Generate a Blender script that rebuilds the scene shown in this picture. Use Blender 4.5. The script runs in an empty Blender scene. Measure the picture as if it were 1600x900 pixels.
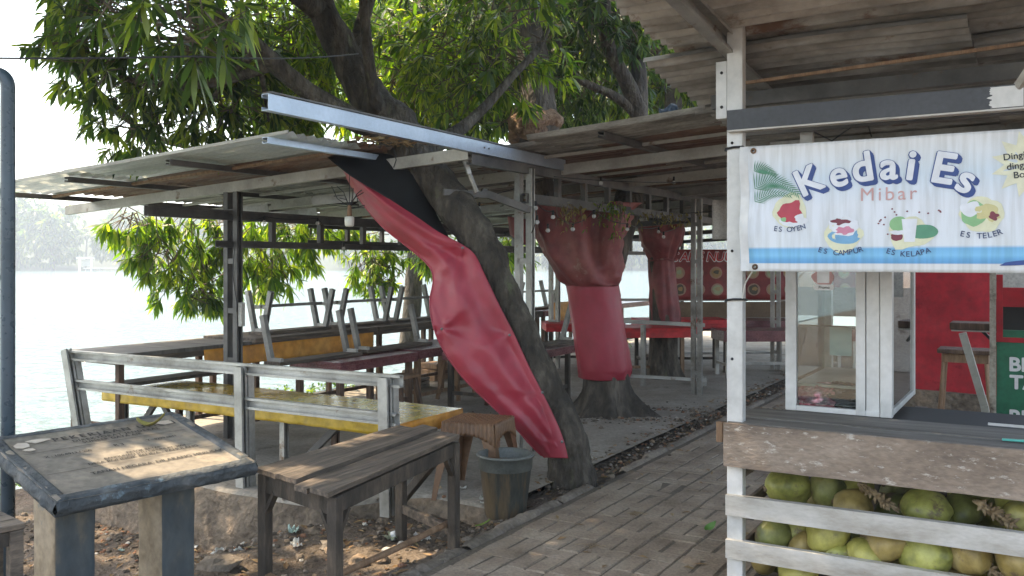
import bpy, math, random
import numpy as np
from mathutils import Vector, Matrix, noise
R = math.radians
random.seed(7)
scene = bpy.context.scene
col = scene.collection

# ------------------------------------------------------------------ camera, sky, sun, exposure
CAMH = 1.5
F = 1400.0
cam_d = bpy.data.cameras.new("camera"); cam = bpy.data.objects.new("camera", cam_d); col.objects.link(cam)
cam.location = (0, 0, CAMH); cam.rotation_euler = (R(90), 0, 0)
cam_d.sensor_width = 36; cam_d.lens = 36 * F / 1600; cam_d.shift_y = -0.025
cam_d.clip_start = 0.05; cam_d.clip_end = 4000
scene.camera = cam

SUN_EL, SUN_AZ = 56.0, -65.0        # azimuth measured from +Y towards +X
world = bpy.data.worlds.new("World"); scene.world = world; world.use_nodes = True
nt = world.node_tree; nt.nodes.clear()
wo = nt.nodes.new('ShaderNodeOutputWorld'); bg = nt.nodes.new('ShaderNodeBackground'); sk = nt.nodes.new('ShaderNodeTexSky')
sk.sky_type = 'NISHITA'; sk.sun_disc = False; sk.sun_elevation = R(SUN_EL); sk.sun_rotation = R(SUN_AZ)
sk.air_density = 1.0; sk.dust_density = 2.0; sk.ozone_density = 1.0
bg.inputs['Strength'].default_value = 0.15
nt.links.new(sk.outputs[0], bg.inputs[0]); nt.links.new(bg.outputs[0], wo.inputs[0])
sun_d = bpy.data.lights.new("sun", 'SUN'); sun = bpy.data.objects.new("sun", sun_d); col.objects.link(sun)
sun_d.energy = 2.2; sun_d.angle = R(0.6); sun_d.color = (1.0, 0.90, 0.76)
sdir = Vector((math.sin(R(SUN_AZ)) * math.cos(R(SUN_EL)), math.cos(R(SUN_AZ)) * math.cos(R(SUN_EL)), math.sin(R(SUN_EL))))
sun.rotation_euler = sdir.to_track_quat('Z', 'Y').to_euler(); sun.location = (0, 0, 20)
scene.view_settings.view_transform = 'Standard'; scene.view_settings.look = 'None'
scene.view_settings.exposure = 2.62; scene.view_settings.gamma = 1.0
scene.view_settings.use_curve_mapping = False
scene.view_settings.use_white_balance = True; scene.view_settings.white_balance_temperature = 8200; scene.view_settings.white_balance_tint = 10
scene.render.engine = 'CYCLES'
scene.cycles.max_bounces = 7; scene.cycles.transparent_max_bounces = 12
scene.cycles.volume_bounces = 0

# ------------------------------------------------------------------ frames of reference (metres)
U = Vector((0.512, 0.859, 0)); V = Vector((0.859, -0.512, 0)); ZU = Vector((0, 0, 1))
P2 = Vector((0.10, 7.10, 0)); S0 = Vector((0.967, 3.90, 0))
ANG = math.atan2(U.y, U.x)
def L(s, r, z=0.0): return P2 + U * s + V * r + ZU * z          # shelter frame: s along the path, r across it
def S(a, d, z=0.0): return S0 + V * a + U * d + ZU * z          # stall frame: a along the front, d into the stall
def at(px, py, Y): return Vector(((px - 800) / F * Y, Y, CAMH - (py - 410) * Y / F))
def on_plane(px, py, d=0.0):                                     # (a, z) where a sight line meets the stall plane d
    o = S0 + U * d; k = (px - 800) / F
    t = (o.y * k - o.x) / (V.x - V.y * k)
    Y = o.y + V.y * t
    return t, CAMH - (py - 410) * Y / F

# ------------------------------------------------------------------ object bookkeeping
ORG = {}
def tag(o, label=None, cat=None, group=None, kind=None):
    if label: o['label'] = label
    if cat: o['category'] = cat
    if group: o['group'] = group
    if kind: o['kind'] = kind
    return o
def thing(name, loc, label, cat, group=None):
    o = bpy.data.objects.new(name, None); col.objects.link(o); o.location = loc; o.empty_display_size = 0.1
    ORG[o.name] = Vector(loc)
    return tag(o, label, cat, group)
def copy_tree(o, parent=None):
    c = o.copy(); col.objects.link(c)
    if parent is not None: c.parent = parent
    for ch in [x for x in bpy.data.objects if x.parent == o]: copy_tree(ch, c)
    return c

class MB:
    def __init__(s): s.v = []; s.f = []; s.m = []; s.uv = None
    def add(s, vs, fs, mi=0):
        n = len(s.v); s.v += [tuple(p) for p in vs]
        for f in fs: s.f.append(tuple(i + n for i in f)); s.m.append(mi)
        return s
    def beam(s, p0, p1, w, h, up=ZU, mi=0, ends=None):
        p0 = Vector(p0); p1 = Vector(p1); d = (p1 - p0).normalized()
        sd = d.cross(up)
        if sd.length < 1e-4: sd = d.cross(U)
        sd.normalize(); uv = sd.cross(d)
        vs = []
        for p, k in ((p0, 1.0), (p1, 1.0 if ends is None else ends)):
            for a, b in ((-1, -1), (1, -1), (1, 1), (-1, 1)): vs.append(p + sd * a * w / 2 * k + uv * b * h / 2 * k)
        return s.add(vs, [(0, 1, 2, 3), (7, 6, 5, 4), (0, 4, 5, 1), (1, 5, 6, 2), (2, 6, 7, 3), (3, 7, 4, 0)], mi)
    def box(s, c, dx, dy, dz, ex=Vector((1, 0, 0)), ey=Vector((0, 1, 0)), mi=0):     # centre, full sizes, two horizontal axes
        c = Vector(c); vs = []
        for z in (-1, 1):
            for a, b in ((-1, -1), (1, -1), (1, 1), (-1, 1)): vs.append(c + ex * a * dx / 2 + ey * b * dy / 2 + ZU * z * dz / 2)
        f = [(3, 2, 1, 0), (4, 5, 6, 7), (0, 1, 5, 4), (1, 2, 6, 5), (2, 3, 7, 6), (3, 0, 4, 7)]
        if ex.cross(ey).z < 0: f = [tuple(reversed(q)) for q in f]
        return s.add(vs, f, mi)
    def chan(s, p0, p1, w, h, side=1, t=0.004, up=ZU, mi=0, lip=0.012):              # cold formed C channel
        p0 = Vector(p0); p1 = Vector(p1); d = (p1 - p0).normalized(); sd = d.cross(up)
        if sd.length < 1e-4: sd = d.cross(U)
        sd.normalize(); uv = sd.cross(d)
        o = sd * side
        s.beam(p0 + o * (w / 2 - t / 2), p1 + o * (w / 2 - t / 2), t, h, up, mi)
        for k in (-1, 1):
            s.beam(p0 + uv * k * (h / 2 - t / 2) - o * t / 2, p1 + uv * k * (h / 2 - t / 2) - o * t / 2, w - t - 0.0004, t, up, mi)
            s.beam(p0 + uv * k * (h / 2 - t - lip / 2) - o * (w / 2 - t / 2), p1 + uv * k * (h / 2 - t - lip / 2) - o * (w / 2 - t / 2), t, lip - .0004, up, mi)
        return s
    def tube(s, pts, rads, n=8, cap=True, mi=0, wob=0.0, fr=3.0):
        pts = [Vector(p) for p in pts]; k = len(pts)
        if not hasattr(rads, '__len__'): rads = [rads] * k
        vs = []; prev = None
        for i, p in enumerate(pts):
            t = (pts[min(i + 1, k - 1)] - pts[max(i - 1, 0)]).normalized()
            if prev is None:
                a = t.cross(ZU if abs(t.z) < 0.9 else Vector((1, 0, 0))).normalized()
            else:
                a = prev - t * prev.dot(t); a.normalize()
            prev = a; b = t.cross(a)
            for j in range(n):
                th = 2 * math.pi * j / n; dv = a * math.cos(th) + b * math.sin(th)
                rr = rads[i]
                if wob:
                    q_ = p + dv * rads[i]; rr *= 1 + wob * noise.noise(q_ * fr) + wob * .5 * noise.noise(q_ * fr * 2.7) - wob * .45 * abs(noise.noise(Vector((q_.x, q_.y, q_.z * .35)) * fr * 6))
                vs.append(p + dv * rr)
        fs = [(i * n + j, i * n + (j + 1) % n, (i + 1) * n + (j + 1) % n, (i + 1) * n + j) for i in range(k - 1) for j in range(n)]
        if cap: fs += [tuple(reversed(range(n))), tuple(range((k - 1) * n, k * n))]
        return s.add(vs, fs, mi)
    def grid(s, fn, nu, nv, mi=0, flip=False):
        vs = [fn(i / nu, j / nv) for j in range(nv + 1) for i in range(nu + 1)]
        fs = []
        for j in range(nv):
            for i in range(nu):
                q = (j * (nu + 1) + i, j * (nu + 1) + i + 1, (j + 1) * (nu + 1) + i + 1, (j + 1) * (nu + 1) + i)
                fs.append(tuple(reversed(q)) if flip else q)
        return s.add(vs, fs, mi)
    def lathe(s, c, prof, n=24, mi=0, closed=False):
        c = Vector(c); k = len(prof)
        vs = [c + Vector((r * math.cos(2 * math.pi * j / n), r * math.sin(2 * math.pi * j / n), z)) for r, z in prof for j in range(n)]
        fs = [(i * n + j, i * n + (j + 1) % n, (i + 1) * n + (j + 1) % n, (i + 1) * n + j) for i in range(k - 1) for j in range(n)]
        if closed: fs += [tuple(reversed(range(n))), tuple(range((k - 1) * n, k * n))]
        return s.add(vs, fs, mi)
    def ball(s, c, r, n=10, m=7, sc=(1, 1, 1), wob=0.0, mi=0, fr=6):
        c = Vector(c)
        def fn(a, b):
            th = 2 * math.pi * a; ph = math.pi * b
            d = Vector((math.sin(ph) * math.cos(th), math.sin(ph) * math.sin(th), -math.cos(ph)))
            k = r * (1 + wob * noise.noise((c + d * r) * fr))
            return c + Vector((d.x * sc[0], d.y * sc[1], d.z * sc[2])) * k
        return s.grid(fn, n, m, mi)
    def build(s, name, mats, parent=None, smooth=False, bevel=0.0, solid=0.0, base=None, weld=False):
        if not isinstance(mats, (list, tuple)): mats = [mats]
        if parent is not None: o0 = ORG[parent.name]
        elif base is not None: o0 = Vector(base)
        else:
            xs = [p[0] for p in s.v]; ys = [p[1] for p in s.v]; zs = [p[2] for p in s.v]
            o0 = Vector(((min(xs) + max(xs)) / 2, (min(ys) + max(ys)) / 2, min(zs)))
        me = bpy.data.meshes.new(name)
        me.from_pydata([(p[0] - o0.x, p[1] - o0.y, p[2] - o0.z) for p in s.v], [], s.f)
        for m in mats: me.materials.append(m)
        me.polygons.foreach_set('material_index', s.m)
        if smooth: me.polygons.foreach_set('use_smooth', [True] * len(s.f))
        me.update()
        o = bpy.data.objects.new(name, me); col.objects.link(o)
        if parent is not None: o.parent = parent; ORG[o.name] = o0
        else: o.location = o0; ORG[o.name] = o0
        if weld:
            w = o.modifiers.new('weld', 'WELD'); w.merge_threshold = 1e-4
        if solid:
            m = o.modifiers.new('solid', 'SOLIDIFY'); m.thickness = solid; m.offset = 0
        if bevel:
            b = o.modifiers.new('bevel', 'BEVEL'); b.width = bevel; b.segments = 2; b.limit_method = 'ANGLE'; b.angle_limit = R(40)
        return o

# ------------------------------------------------------------------ materials
def nodes_of(name):
    m = bpy.data.materials.new(name); m.use_nodes = True
    t = m.node_tree; b = t.nodes['Principled BSDF']
    return m, t, b
def lin(*c): return tuple(c) + (1.0,)
def pm(name, cols, scale=4, stretch=(1, 1, 1), rot=0.0, rough=0.6, bump=0.25, metal=0.0, fine=60, spec=0.5,
       spots=None, rvar=0.15, bdist=0.01, rnd=0.0, trans=0.0, pos=None, fk=0.55):
    """cols: 2-4 linear colours along a noise ramp; spots: (colour, scale, threshold) of a second layer"""
    m, t, b = nodes_of(name); N = t.nodes.new; K = t.links.new
    tc = N('ShaderNodeTexCoord'); mp = N('ShaderNodeMapping'); mp.inputs['Scale'].default_value = stretch
    mr = N('ShaderNodeMapping'); mr.inputs['Rotation'].default_value = (0, 0, -rot)
    oi = N('ShaderNodeObjectInfo')
    K(tc.outputs['Object'], mr.inputs[0]); K(mr.outputs[0], mp.inputs[0])
    va = N('ShaderNodeVectorMath'); va.operation = 'ADD'; sc = N('ShaderNodeVectorMath'); sc.operation = 'SCALE'
    cb = N('ShaderNodeCombineXYZ')
    for q in range(3): K(oi.outputs['Random'], cb.inputs[q])
    K(cb.outputs[0], sc.inputs[0]); sc.inputs['Scale'].default_value = 37.0
    K(mp.outputs[0], va.inputs[0]); K(sc.outputs[0], va.inputs[1])
    n1 = N('ShaderNodeTexNoise'); n1.inputs['Scale'].default_value = scale; n1.inputs['Detail'].default_value = 8; n1.inputs['Roughness'].default_value = 0.62
    K(va.outputs[0], n1.inputs['Vector'])
    cr = N('ShaderNodeValToRGB'); e = cr.color_ramp.elements
    k = len(cols)
    ps = pos or [0.32 + 0.36 * i / (k - 1) for i in range(k)]
    e[0].position = ps[0]; e[0].color = lin(*cols[0]); e[1].position = ps[-1]; e[1].color = lin(*cols[-1])
    for i in range(1, k - 1):
        x = e.new(ps[i]); x.color = lin(*cols[i])
    K(n1.outputs['Fac'], cr.inputs[0]); out = cr.outputs[0]
    n2 = N('ShaderNodeTexNoise'); n2.inputs['Scale'].default_value = fine; n2.inputs['Detail'].default_value = 5
    K(va.outputs[0], n2.inputs['Vector'])
    mx = N('ShaderNodeMix'); mx.data_type = 'RGBA'; mx.blend_type = 'MULTIPLY'; mx.inputs[0].default_value = fk
    c2 = N('ShaderNodeValToRGB'); c2.color_ramp.elements[0].position = .3; c2.color_ramp.elements[0].color = (.45, .45, .45, 1); c2.color_ramp.elements[1].position = .62
    K(n2.outputs['Fac'], c2.inputs[0]); K(out, mx.inputs[6]); K(c2.outputs[0], mx.inputs[7]); out = mx.outputs[2]
    if spots:
        n3 = N('ShaderNodeTexNoise'); n3.inputs['Scale'].default_value = spots[1]; n3.inputs['Detail'].default_value = 9; n3.inputs['Roughness'].default_value = .7
        K(va.outputs[0], n3.inputs['Vector'])
        c3 = N('ShaderNodeValToRGB'); c3.color_ramp.elements[0].position = spots[2]; c3.color_ramp.elements[1].position = min(1, spots[2] + .08)
        K(n3.outputs['Fac'], c3.inputs[0])
        m3 = N('ShaderNodeMix'); m3.data_type = 'RGBA'; K(c3.outputs[0], m3.inputs[0]); K(out, m3.inputs[6]); m3.inputs[7].default_value = lin(*spots[0]); out = m3.outputs[2]
    if rnd:
        hs = N('ShaderNodeHueSaturation'); ma = N('ShaderNodeMapRange'); ma.inputs[3].default_value = 1 - rnd; ma.inputs[4].default_value = 1 + rnd
        K(oi.outputs['Random'], ma.inputs[0]); K(ma.outputs[0], hs.inputs['Value']); K(out, hs.inputs['Color']); out = hs.outputs[0]
    K(out, b.inputs['Base Color'])
    rr = N('ShaderNodeMapRange'); rr.inputs[3].default_value = max(.02, rough - rvar); rr.inputs[4].default_value = min(1, rough + rvar)
    K(n2.outputs['Fac'], rr.inputs[0]); K(rr.outputs[0], b.inputs['Roughness'])
    b.inputs['Metallic'].default_value = metal; b.inputs['Specular IOR Level'].default_value = spec
    if trans: b.inputs['Transmission Weight'].default_value = trans
    if bump:
        ad = N('ShaderNodeMath'); ad.operation = 'ADD'; K(n1.outputs['Fac'], ad.inputs[0]); K(n2.outputs['Fac'], ad.inputs[1])
        bp = N('ShaderNodeBump'); bp.inputs['Strength'].default_value = bump; bp.inputs['Distance'].default_value = bdist
        K(ad.outputs[0], bp.inputs['Height']); K(bp.outputs[0], b.inputs['Normal'])
    return m
def flat(name, c, rough=.6, metal=0, spec=.5, emit=0):
    m, t, b = nodes_of(name); b.inputs['Base Color'].default_value = lin(*c); b.inputs['Roughness'].default_value = rough
    b.inputs['Metallic'].default_value = metal; b.inputs['Specular IOR Level'].default_value = spec
    N = t.nodes.new; n = N('ShaderNodeTexNoise'); n.inputs['Scale'].default_value = 25; n.inputs['Detail'].default_value = 6
    tc = N('ShaderNodeTexCoord'); t.links.new(tc.outputs['Object'], n.inputs['Vector'])
    mx = N('ShaderNodeMix'); mx.data_type = 'RGBA'; mx.inputs[6].default_value = lin(*[x * .75 for x in c]); mx.inputs[7].default_value = lin(*[min(1, x * 1.15) for x in c])
    t.links.new(n.outputs['Fac'], mx.inputs[0]); t.links.new(mx.outputs[2], b.inputs['Base Color'])
    return m

def leaf_mat(name, ca, cb_, cc, tr=0.45, rough=.38):
    m, t, b = nodes_of(name); N = t.nodes.new; K = t.links.new
    ge = N('ShaderNodeNewGeometry'); cr = N('ShaderNodeValToRGB'); e = cr.color_ramp.elements
    e[0].position = 0; e[0].color = lin(*ca); e[1].position = 1; e[1].color = lin(*cc); x = e.new(.55); x.color = lin(*cb_)
    K(ge.outputs['Random Per Island'], cr.inputs[0]); K(cr.outputs[0], b.inputs['Base Color'])
    b.inputs['Roughness'].default_value = rough; b.inputs['Specular IOR Level'].default_value = .5
    ts = N('ShaderNodeBsdfTranslucent'); mm = N('ShaderNodeMix'); mm.data_type = 'RGBA'; mm.blend_type = 'MULTIPLY'; mm.inputs[0].default_value = 1
    mm.inputs[7].default_value = (2.4, 2.9, .75, 1); K(cr.outputs[0], mm.inputs[6]); K(mm.outputs[2], ts.inputs[0])
    mx = N('ShaderNodeMixShader'); mx.inputs[0].default_value = tr
    K(b.outputs[0], mx.inputs[1]); K(ts.outputs[0], mx.inputs[2]); K(mx.outputs[0], t.nodes['Material Output'].inputs[0])
    return m

M = {}
M['steel'] = pm('weathered_galvanised', [(.19, .18, .16), (.37, .36, .335), (.50, .49, .46)], 3, rough=.45, bump=.08, metal=.55, fine=45, spots=((.16, .09, .05), 4, .61), fk=.22)
M['steel_d'] = pm('dark_steel', [(.045, .043, .042), (.10, .095, .09), (.16, .15, .14)], 3, rough=.55, bump=.1, metal=.35, fine=45, spots=((.12, .07, .04), 4, .61), fk=.22)  # darker ramp than the other steel, with brown spots
M['steel_pale'] = pm('dusty_pale_steel', [(.30, .28, .25), (.42, .40, .36), (.50, .48, .44)], 3, rough=.6, bump=.08, metal=.1, fine=45, spots=((.18, .12, .08), 5, .60), fk=.22)
M['steel_blue'] = pm('new_blue_grey_channel', [(.30, .36, .44), (.42, .49, .58)], 2, rough=.35, bump=.05, metal=.45, fine=40, spots=((.2, .2, .2), 12, .72), fk=.22)
M['steel_bench'] = pm('dull_bench_steel', [(.10, .095, .085), (.22, .215, .20), (.34, .33, .31)], 3, rough=.5, bump=.08, metal=.4, fine=45, fk=.25, spots=((.14, .08, .05), 5, .62))
M['alu'] = pm('scuffed_white_aluminium', [(.40, .395, .38), (.54, .535, .515), (.62, .61, .59)], 3, rough=.4, bump=.05, metal=.1, fine=30, spots=((.25, .20, .14), 14, .69), fk=.22)
M['alu_rail'] = pm('dirty_rail_aluminium', [(.28, .25, .21), (.42, .395, .355), (.52, .50, .47)], 3, stretch=(1, 1, 3), rough=.45, bump=.08, metal=.1, fine=40, spots=((.22, .15, .09), 11, .64), fk=.22)
M['zinc_old'] = pm('zinc_sheet_dusty_brown', [(.11, .10, .088), (.28, .255, .225), (.46, .435, .39)], 2.2, stretch=(6, 1, 1), rot=ANG, rough=.7, bump=.15, fine=30, spots=((.16, .065, .03), 3, .60))
M['zinc_rust'] = pm('zinc_sheet_rusted', [(.14, .065, .04), (.23, .13, .09), (.30, .24, .20)], 2.2, stretch=(6, 1, 1), rot=ANG, rough=.75, bump=.2, fine=30, spots=((.08, .03, .02), 4, .6))
M['zinc_pale'] = pm('fibre_sheet_pale', [(.30, .31, .30), (.46, .47, .45), (.58, .58, .55)], 2.0, stretch=(6, 1, 1), rot=ANG, rough=.7, bump=.1, fine=30, spots=((.25, .20, .15), 4, .62))
def vinyl_roof():
    m = M['zinc_pale'].copy(); m.name = 'translucent_pale_sheet'; t = m.node_tree; b = t.nodes['Principled BSDF']
    ts = t.nodes.new('ShaderNodeBsdfTranslucent'); ts.inputs[0].default_value = (.75, .78, .74, 1)
    mx = t.nodes.new('ShaderNodeMixShader'); mx.inputs[0].default_value = .35
    t.links.new(b.outputs[0], mx.inputs[1]); t.links.new(ts.outputs[0], mx.inputs[2]); t.links.new(mx.outputs[0], t.nodes['Material Output'].inputs[0])
    return m
M['sheet_pale'] = vinyl_roof()
M['bark'] = pm('mango_bark', [(.026, .021, .016), (.07, .056, .043), (.16, .135, .105)], 9, stretch=(1, 1, .35), rough=.92, bump=1.0, bdist=.05, fine=34, spots=((.10, .105, .06), 5, .58))
M['bark2'] = pm('root_bark', [(.028, .022, .017), (.075, .06, .047), (.17, .14, .11)], 7, stretch=(1, 1, .3), rough=.9, bump=1, bdist=.045, fine=30)
M['bark_red'] = pm('knotty_brown_bark', [(.10, .05, .03), (.24, .14, .085), (.36, .24, .16)], 9, rough=.9, bump=1, bdist=.04, fine=35)
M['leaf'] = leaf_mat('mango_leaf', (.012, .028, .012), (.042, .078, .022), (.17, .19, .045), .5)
M['leaf_l'] = leaf_mat('backlit_mango_leaf', (.022, .052, .012), (.085, .14, .026), (.26, .27, .06), .52)  # lighter leaf copy, glow of backlit foliage put into its colour
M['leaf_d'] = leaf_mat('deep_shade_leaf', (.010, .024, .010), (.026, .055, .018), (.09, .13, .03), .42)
M['twig'] = pm('twig_bark', [(.10, .075, .05), (.18, .14, .10)], 20, rough=.9, bump=.3)
M['tarp'] = pm('red_vinyl_tarp', [(.30, .022, .040), (.36, .030, .052), (.40, .042, .068)], 1.8, rough=.45, bump=.07, bdist=.015, fine=14, fk=.2, spots=((.36, .08, .085), 3.2, .72))
M['tarp_dusty'] = pm('faded_red_tarp', [(.15, .028, .032), (.25, .05, .052), (.34, .115, .10)], 1.6, rough=.58, bump=.25, bdist=.02, fine=9, spots=((.34, .2, .16), 3.5, .62))
M['black_vinyl'] = flat('black_vinyl_backing', (.008, .008, .009), .6, spec=.3)
M['dirt'] = pm('brown_dirt', [(.075, .057, .045), (.135, .106, .084), (.20, .16, .128)], 2.2, rough=.95, bump=.9, bdist=.03, fine=38, spots=((.24, .145, .095), 3, .64), spec=.2)
M['concrete'] = pm('dusty_concrete', [(.22, .19, .155), (.33, .295, .25), (.42, .385, .335)], 1.3, rough=.9, bump=.5, bdist=.012, fine=45, spots=((.14, .11, .085), 2.3, .60), spec=.25)
M['concrete_edge'] = pm('crumbling_plaster_edge', [(.11, .085, .065), (.21, .165, .125), (.32, .23, .16)], 3.0, rough=.95, bump=.9, bdist=.03, fine=24, spec=.2)
M['paver'] = pm('dusty_pavers', [(.19, .142, .105), (.30, .235, .18), (.39, .32, .25)], 2.6, rough=.9, bump=.5, bdist=.008, fine=70, spots=((.28, .21, .15), 1.6, .60), spec=.25)
M['grout'] = pm('sand_joints', [(.12, .10, .08), (.19, .16, .13)], 6, rough=1, bump=.6, fine=50, spec=.1)
M['kerb'] = pm('kerb_stone', [(.14, .115, .09), (.24, .20, .165), (.33, .27, .21)], 3, rough=.9, bump=.7, bdist=.02, fine=40, spec=.2)
M['wood_grey'] = pm('weathered_grey_wood', [(.042, .032, .025), (.105, .08, .061), (.20, .148, .11)], 2.4, stretch=(1.2, 14, 14), rot=ANG, rough=.75, bump=.4, bdist=.006, fine=24, spots=((.25, .14, .085), 3, .63))
M['wood_dark'] = pm('damp_dark_wood', [(.022, .017, .013), (.058, .044, .033), (.125, .092, .066)], 4, stretch=(3, 3, 1), rough=.7, bump=.3, fine=40)
M['wood_post'] = pm('brown_leg_wood', [(.05, .028, .018), (.11, .06, .038), (.19, .12, .08)], 3, stretch=(8, 8, 1), rough=.75, bump=.3, fine=30)
M['wood_tan'] = pm('tan_leg_wood', [(.16, .09, .05), (.26, .15, .085), (.33, .21, .13)], 3, stretch=(8, 8, 1), rough=.75, bump=.25, fine=30)
M['board'] = pm('peeling_front_board', [(.12, .088, .068), (.22, .165, .125), (.32, .25, .195)], 2, stretch=(1.0, 1.0, 2.5), rough=.8, bump=.35, fine=34, spots=((.40, .36, .31), 18, .575))
M['counter'] = pm('grey_counter_boards', [(.06, .053, .046), (.12, .108, .095), (.18, .165, .145)], 2, stretch=(1, 8, 1), rot=ANG - math.pi / 2, rough=.7, bump=.3, fine=30)
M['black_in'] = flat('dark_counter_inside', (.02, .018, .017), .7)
M['yellow'] = pm('yellow_vinyl_cover', [(.30, .19, .02), (.40, .26, .035), (.48, .34, .08)], 2, rough=.20, bump=.08, bdist=.01, fine=12, spots=((.30, .22, .10), 5, .68), rvar=.08)
M['yellow_side'] = pm('yellow_vinyl_side', [(.48, .30, .02), (.62, .40, .04), (.68, .46, .08)], 3, rough=.4, bump=.2, bdist=.01, fine=12)
M['orange'] = pm('orange_vinyl_cloth', [(.55, .20, .02), (.68, .28, .035), (.72, .36, .08)], 3, rough=.5, bump=.2, bdist=.01, fine=12, spots=((.4, .22, .1), 7, .66))
M['maroon'] = pm('maroon_patterned_vinyl', [(.10, .025, .030), (.17, .05, .055), (.24, .09, .09)], 5, rough=.3, bump=.2, fine=90, spots=((.30, .16, .13), 30, .62))
M['red_cloth'] = pm('bright_red_cloth', [(.42, .012, .016), (.58, .02, .025), (.64, .04, .04)], 3, rough=.55, bump=.15, fine=12)
M['red_wall'] = pm('patchy_red_painted_wall', [(.30, .010, .016), (.44, .016, .026), (.52, .03, .04)], 3.2, rough=.75, bump=.3, bdist=.01, fine=16, spots=((.24, .008, .014), 4, .56))
M['cream'] = pm('grubby_cream_wall', [(.42, .40, .36), (.56, .54, .50)], 3, rough=.8, bump=.2)
M['plastic_brown'] = pm('brown_plastic', [(.13, .060, .028), (.19, .095, .048), (.24, .13, .07)], 4, rough=.42, bump=.05, fine=30)
M['bucket'] = pm('stained_grey_bucket', [(.05, .055, .050), (.08, .083, .073), (.15, .11, .07), (.22, .155, .09)], 3.2, stretch=(3.5, 3.5, .45), rough=.6, bump=.2, fine=22, pos=[.35, .47, .54, .66])
M['bucket_rim'] = pm('grey_bucket_rim', [(.09, .10, .092), (.155, .165, .15)], 6, rough=.5, bump=.1)
M['plaque'] = pm('worn_plaque_face', [(.12, .105, .088), (.21, .18, .145), (.30, .255, .20)], 2.8, rough=.7, bump=.3, bdist=.008, fine=34, spots=((.34, .27, .20), 2.4, .60))
M['plaque_edge'] = pm('blue_grey_plaster', [(.026, .034, .040), (.062, .072, .078), (.15, .15, .145)], 4, rough=.8, bump=.8, bdist=.02, fine=26, spots=((.15, .22, .26), 5, .62))
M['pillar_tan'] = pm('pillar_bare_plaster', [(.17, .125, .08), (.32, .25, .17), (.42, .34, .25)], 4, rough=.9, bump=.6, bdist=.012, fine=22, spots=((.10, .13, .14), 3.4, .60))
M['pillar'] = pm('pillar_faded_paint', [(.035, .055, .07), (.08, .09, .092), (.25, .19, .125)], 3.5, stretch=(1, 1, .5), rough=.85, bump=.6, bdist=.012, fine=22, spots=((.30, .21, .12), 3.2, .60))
M['ink'] = flat('engraved_dark_letters', (.05, .045, .04), .9)
M['pole'] = pm('blue_grey_pipe_paint', [(.030, .050, .066), (.05, .078, .10)], 3, rough=.3, bump=.04, fine=30, fk=.22)
M['white'] = flat('white_paint', (.75, .76, .77), .5)
M['green_sign'] = pm('green_painted_sign', [(.006, .12, .06), (.012, .19, .10)], 3, rough=.5, bump=.08, fine=20, spots=((.01, .07, .05), 7, .63))
M['teal'] = pm('teal_board', [(.006, .055, .07), (.01, .09, .11)], 4, rough=.5, bump=.1)
M['teal_stick'] = flat('teal_plastic', (.05, .36, .30), .35)
m, t, b = nodes_of('bulb_glass'); b.inputs['Base Color'].default_value = (.8, .8, .76, 1); b.inputs['Roughness'].default_value = .05
ts = t.nodes.new('ShaderNodeBsdfTransparent'); mx = t.nodes.new('ShaderNodeMixShader'); mx.inputs[0].default_value = .38
t.links.new(ts.outputs[0], mx.inputs[1]); t.links.new(b.outputs[0], mx.inputs[2]); t.links.new(mx.outputs[0], t.nodes['Material Output'].inputs[0]); M['bulb'] = m
M['cable'] = flat('black_cable', (.012, .012, .014), .5)
M['grey_wire'] = flat('galvanised_wire', (.15, .15, .15), .5)
M['green_paint'] = flat('fresh_leaf_green', (.08, .2, .04), .6)

m, t, b = nodes_of('mixed_grit'); ge = t.nodes.new('ShaderNodeNewGeometry'); cr = t.nodes.new('ShaderNodeValToRGB'); E = cr.color_ramp.elements
cr.color_ramp.interpolation = 'CONSTANT'; E[0].position = 0; E[0].color = lin(.10, .08, .062); E[1].position = .35; E[1].color = lin(.17, .135, .105)
for p_, c_ in ((.6, (.24, .20, .165)), (.78, (.26, .13, .08)), (.90, (.34, .24, .16)), (.965, (.48, .45, .40))): x = E.new(p_); x.color = lin(*c_)
t.links.new(ge.outputs['Random Per Island'], cr.inputs[0]); t.links.new(cr.outputs[0], b.inputs['Base Color']); b.inputs['Roughness'].default_value = .95; b.inputs['Specular IOR Level'].default_value = .2; M['grit'] = m
# ================================================================== SETTING
def sm(x): x = max(0.0, min(1.0, x)); return x * x * (3 - 2 * x)
def nz(x, y, f=1.0, k=0.0): return noise.noise(Vector((x * f, y * f, 3.1 + k)))
SHORE = -3.75
def ground_h(s, r):
    if r > 1.0: h = -0.035
    else:
        h = -0.075 + 0.05 * nz(s, r, 1.3) + 0.022 * nz(s, r, 5) + 0.012 * nz(s, r, 14)
        h -= 0.31 * sm((-r - 0.1) / 1.1)
        if s > -1.9 and r < .65: h = min(h, -0.12)
        if r > .6: h = h * (1 - sm((r - .6) / .3)) - 0.03 * sm((r - .6) / .3)
        if s > -1.4 and .6 < r < 1: h = -0.05
        edge = SHORE if s > -1.9 else SHORE + 0.75 * sm((-s - 1.9) / .6)
        edge += .12 * nz(s, 0, 1.7)
        if r < edge: h = h - (0.5 + .9 * sm((edge - r - .4) / 2)) * sm((edge - r) / .5)
    return h
def axis(a, b, fine0, fine1, st, grow=1.35):
    xs = list(np.arange(fine0, fine1, st)); x = fine1; d = st
    while x < b: xs.append(x); d *= grow; x += d
    xs.append(b); x = fine0 - st; d = st; lo = []
    while x > a: lo.append(x); d *= grow; x -= d
    lo.append(a); return lo[::-1] + xs
ss = axis(-120, 400, -6.2, -1.0, .05); rr = axis(-900, 900, -4.9, 1.1, .05)
g = MB(); vs = []
for r_ in rr:
    for s_ in ss:
        h = ground_h(s_, r_)
        if r_ < -60: h = min(h, -1.3)
        vs.append(L(s_, r_, h))
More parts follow.
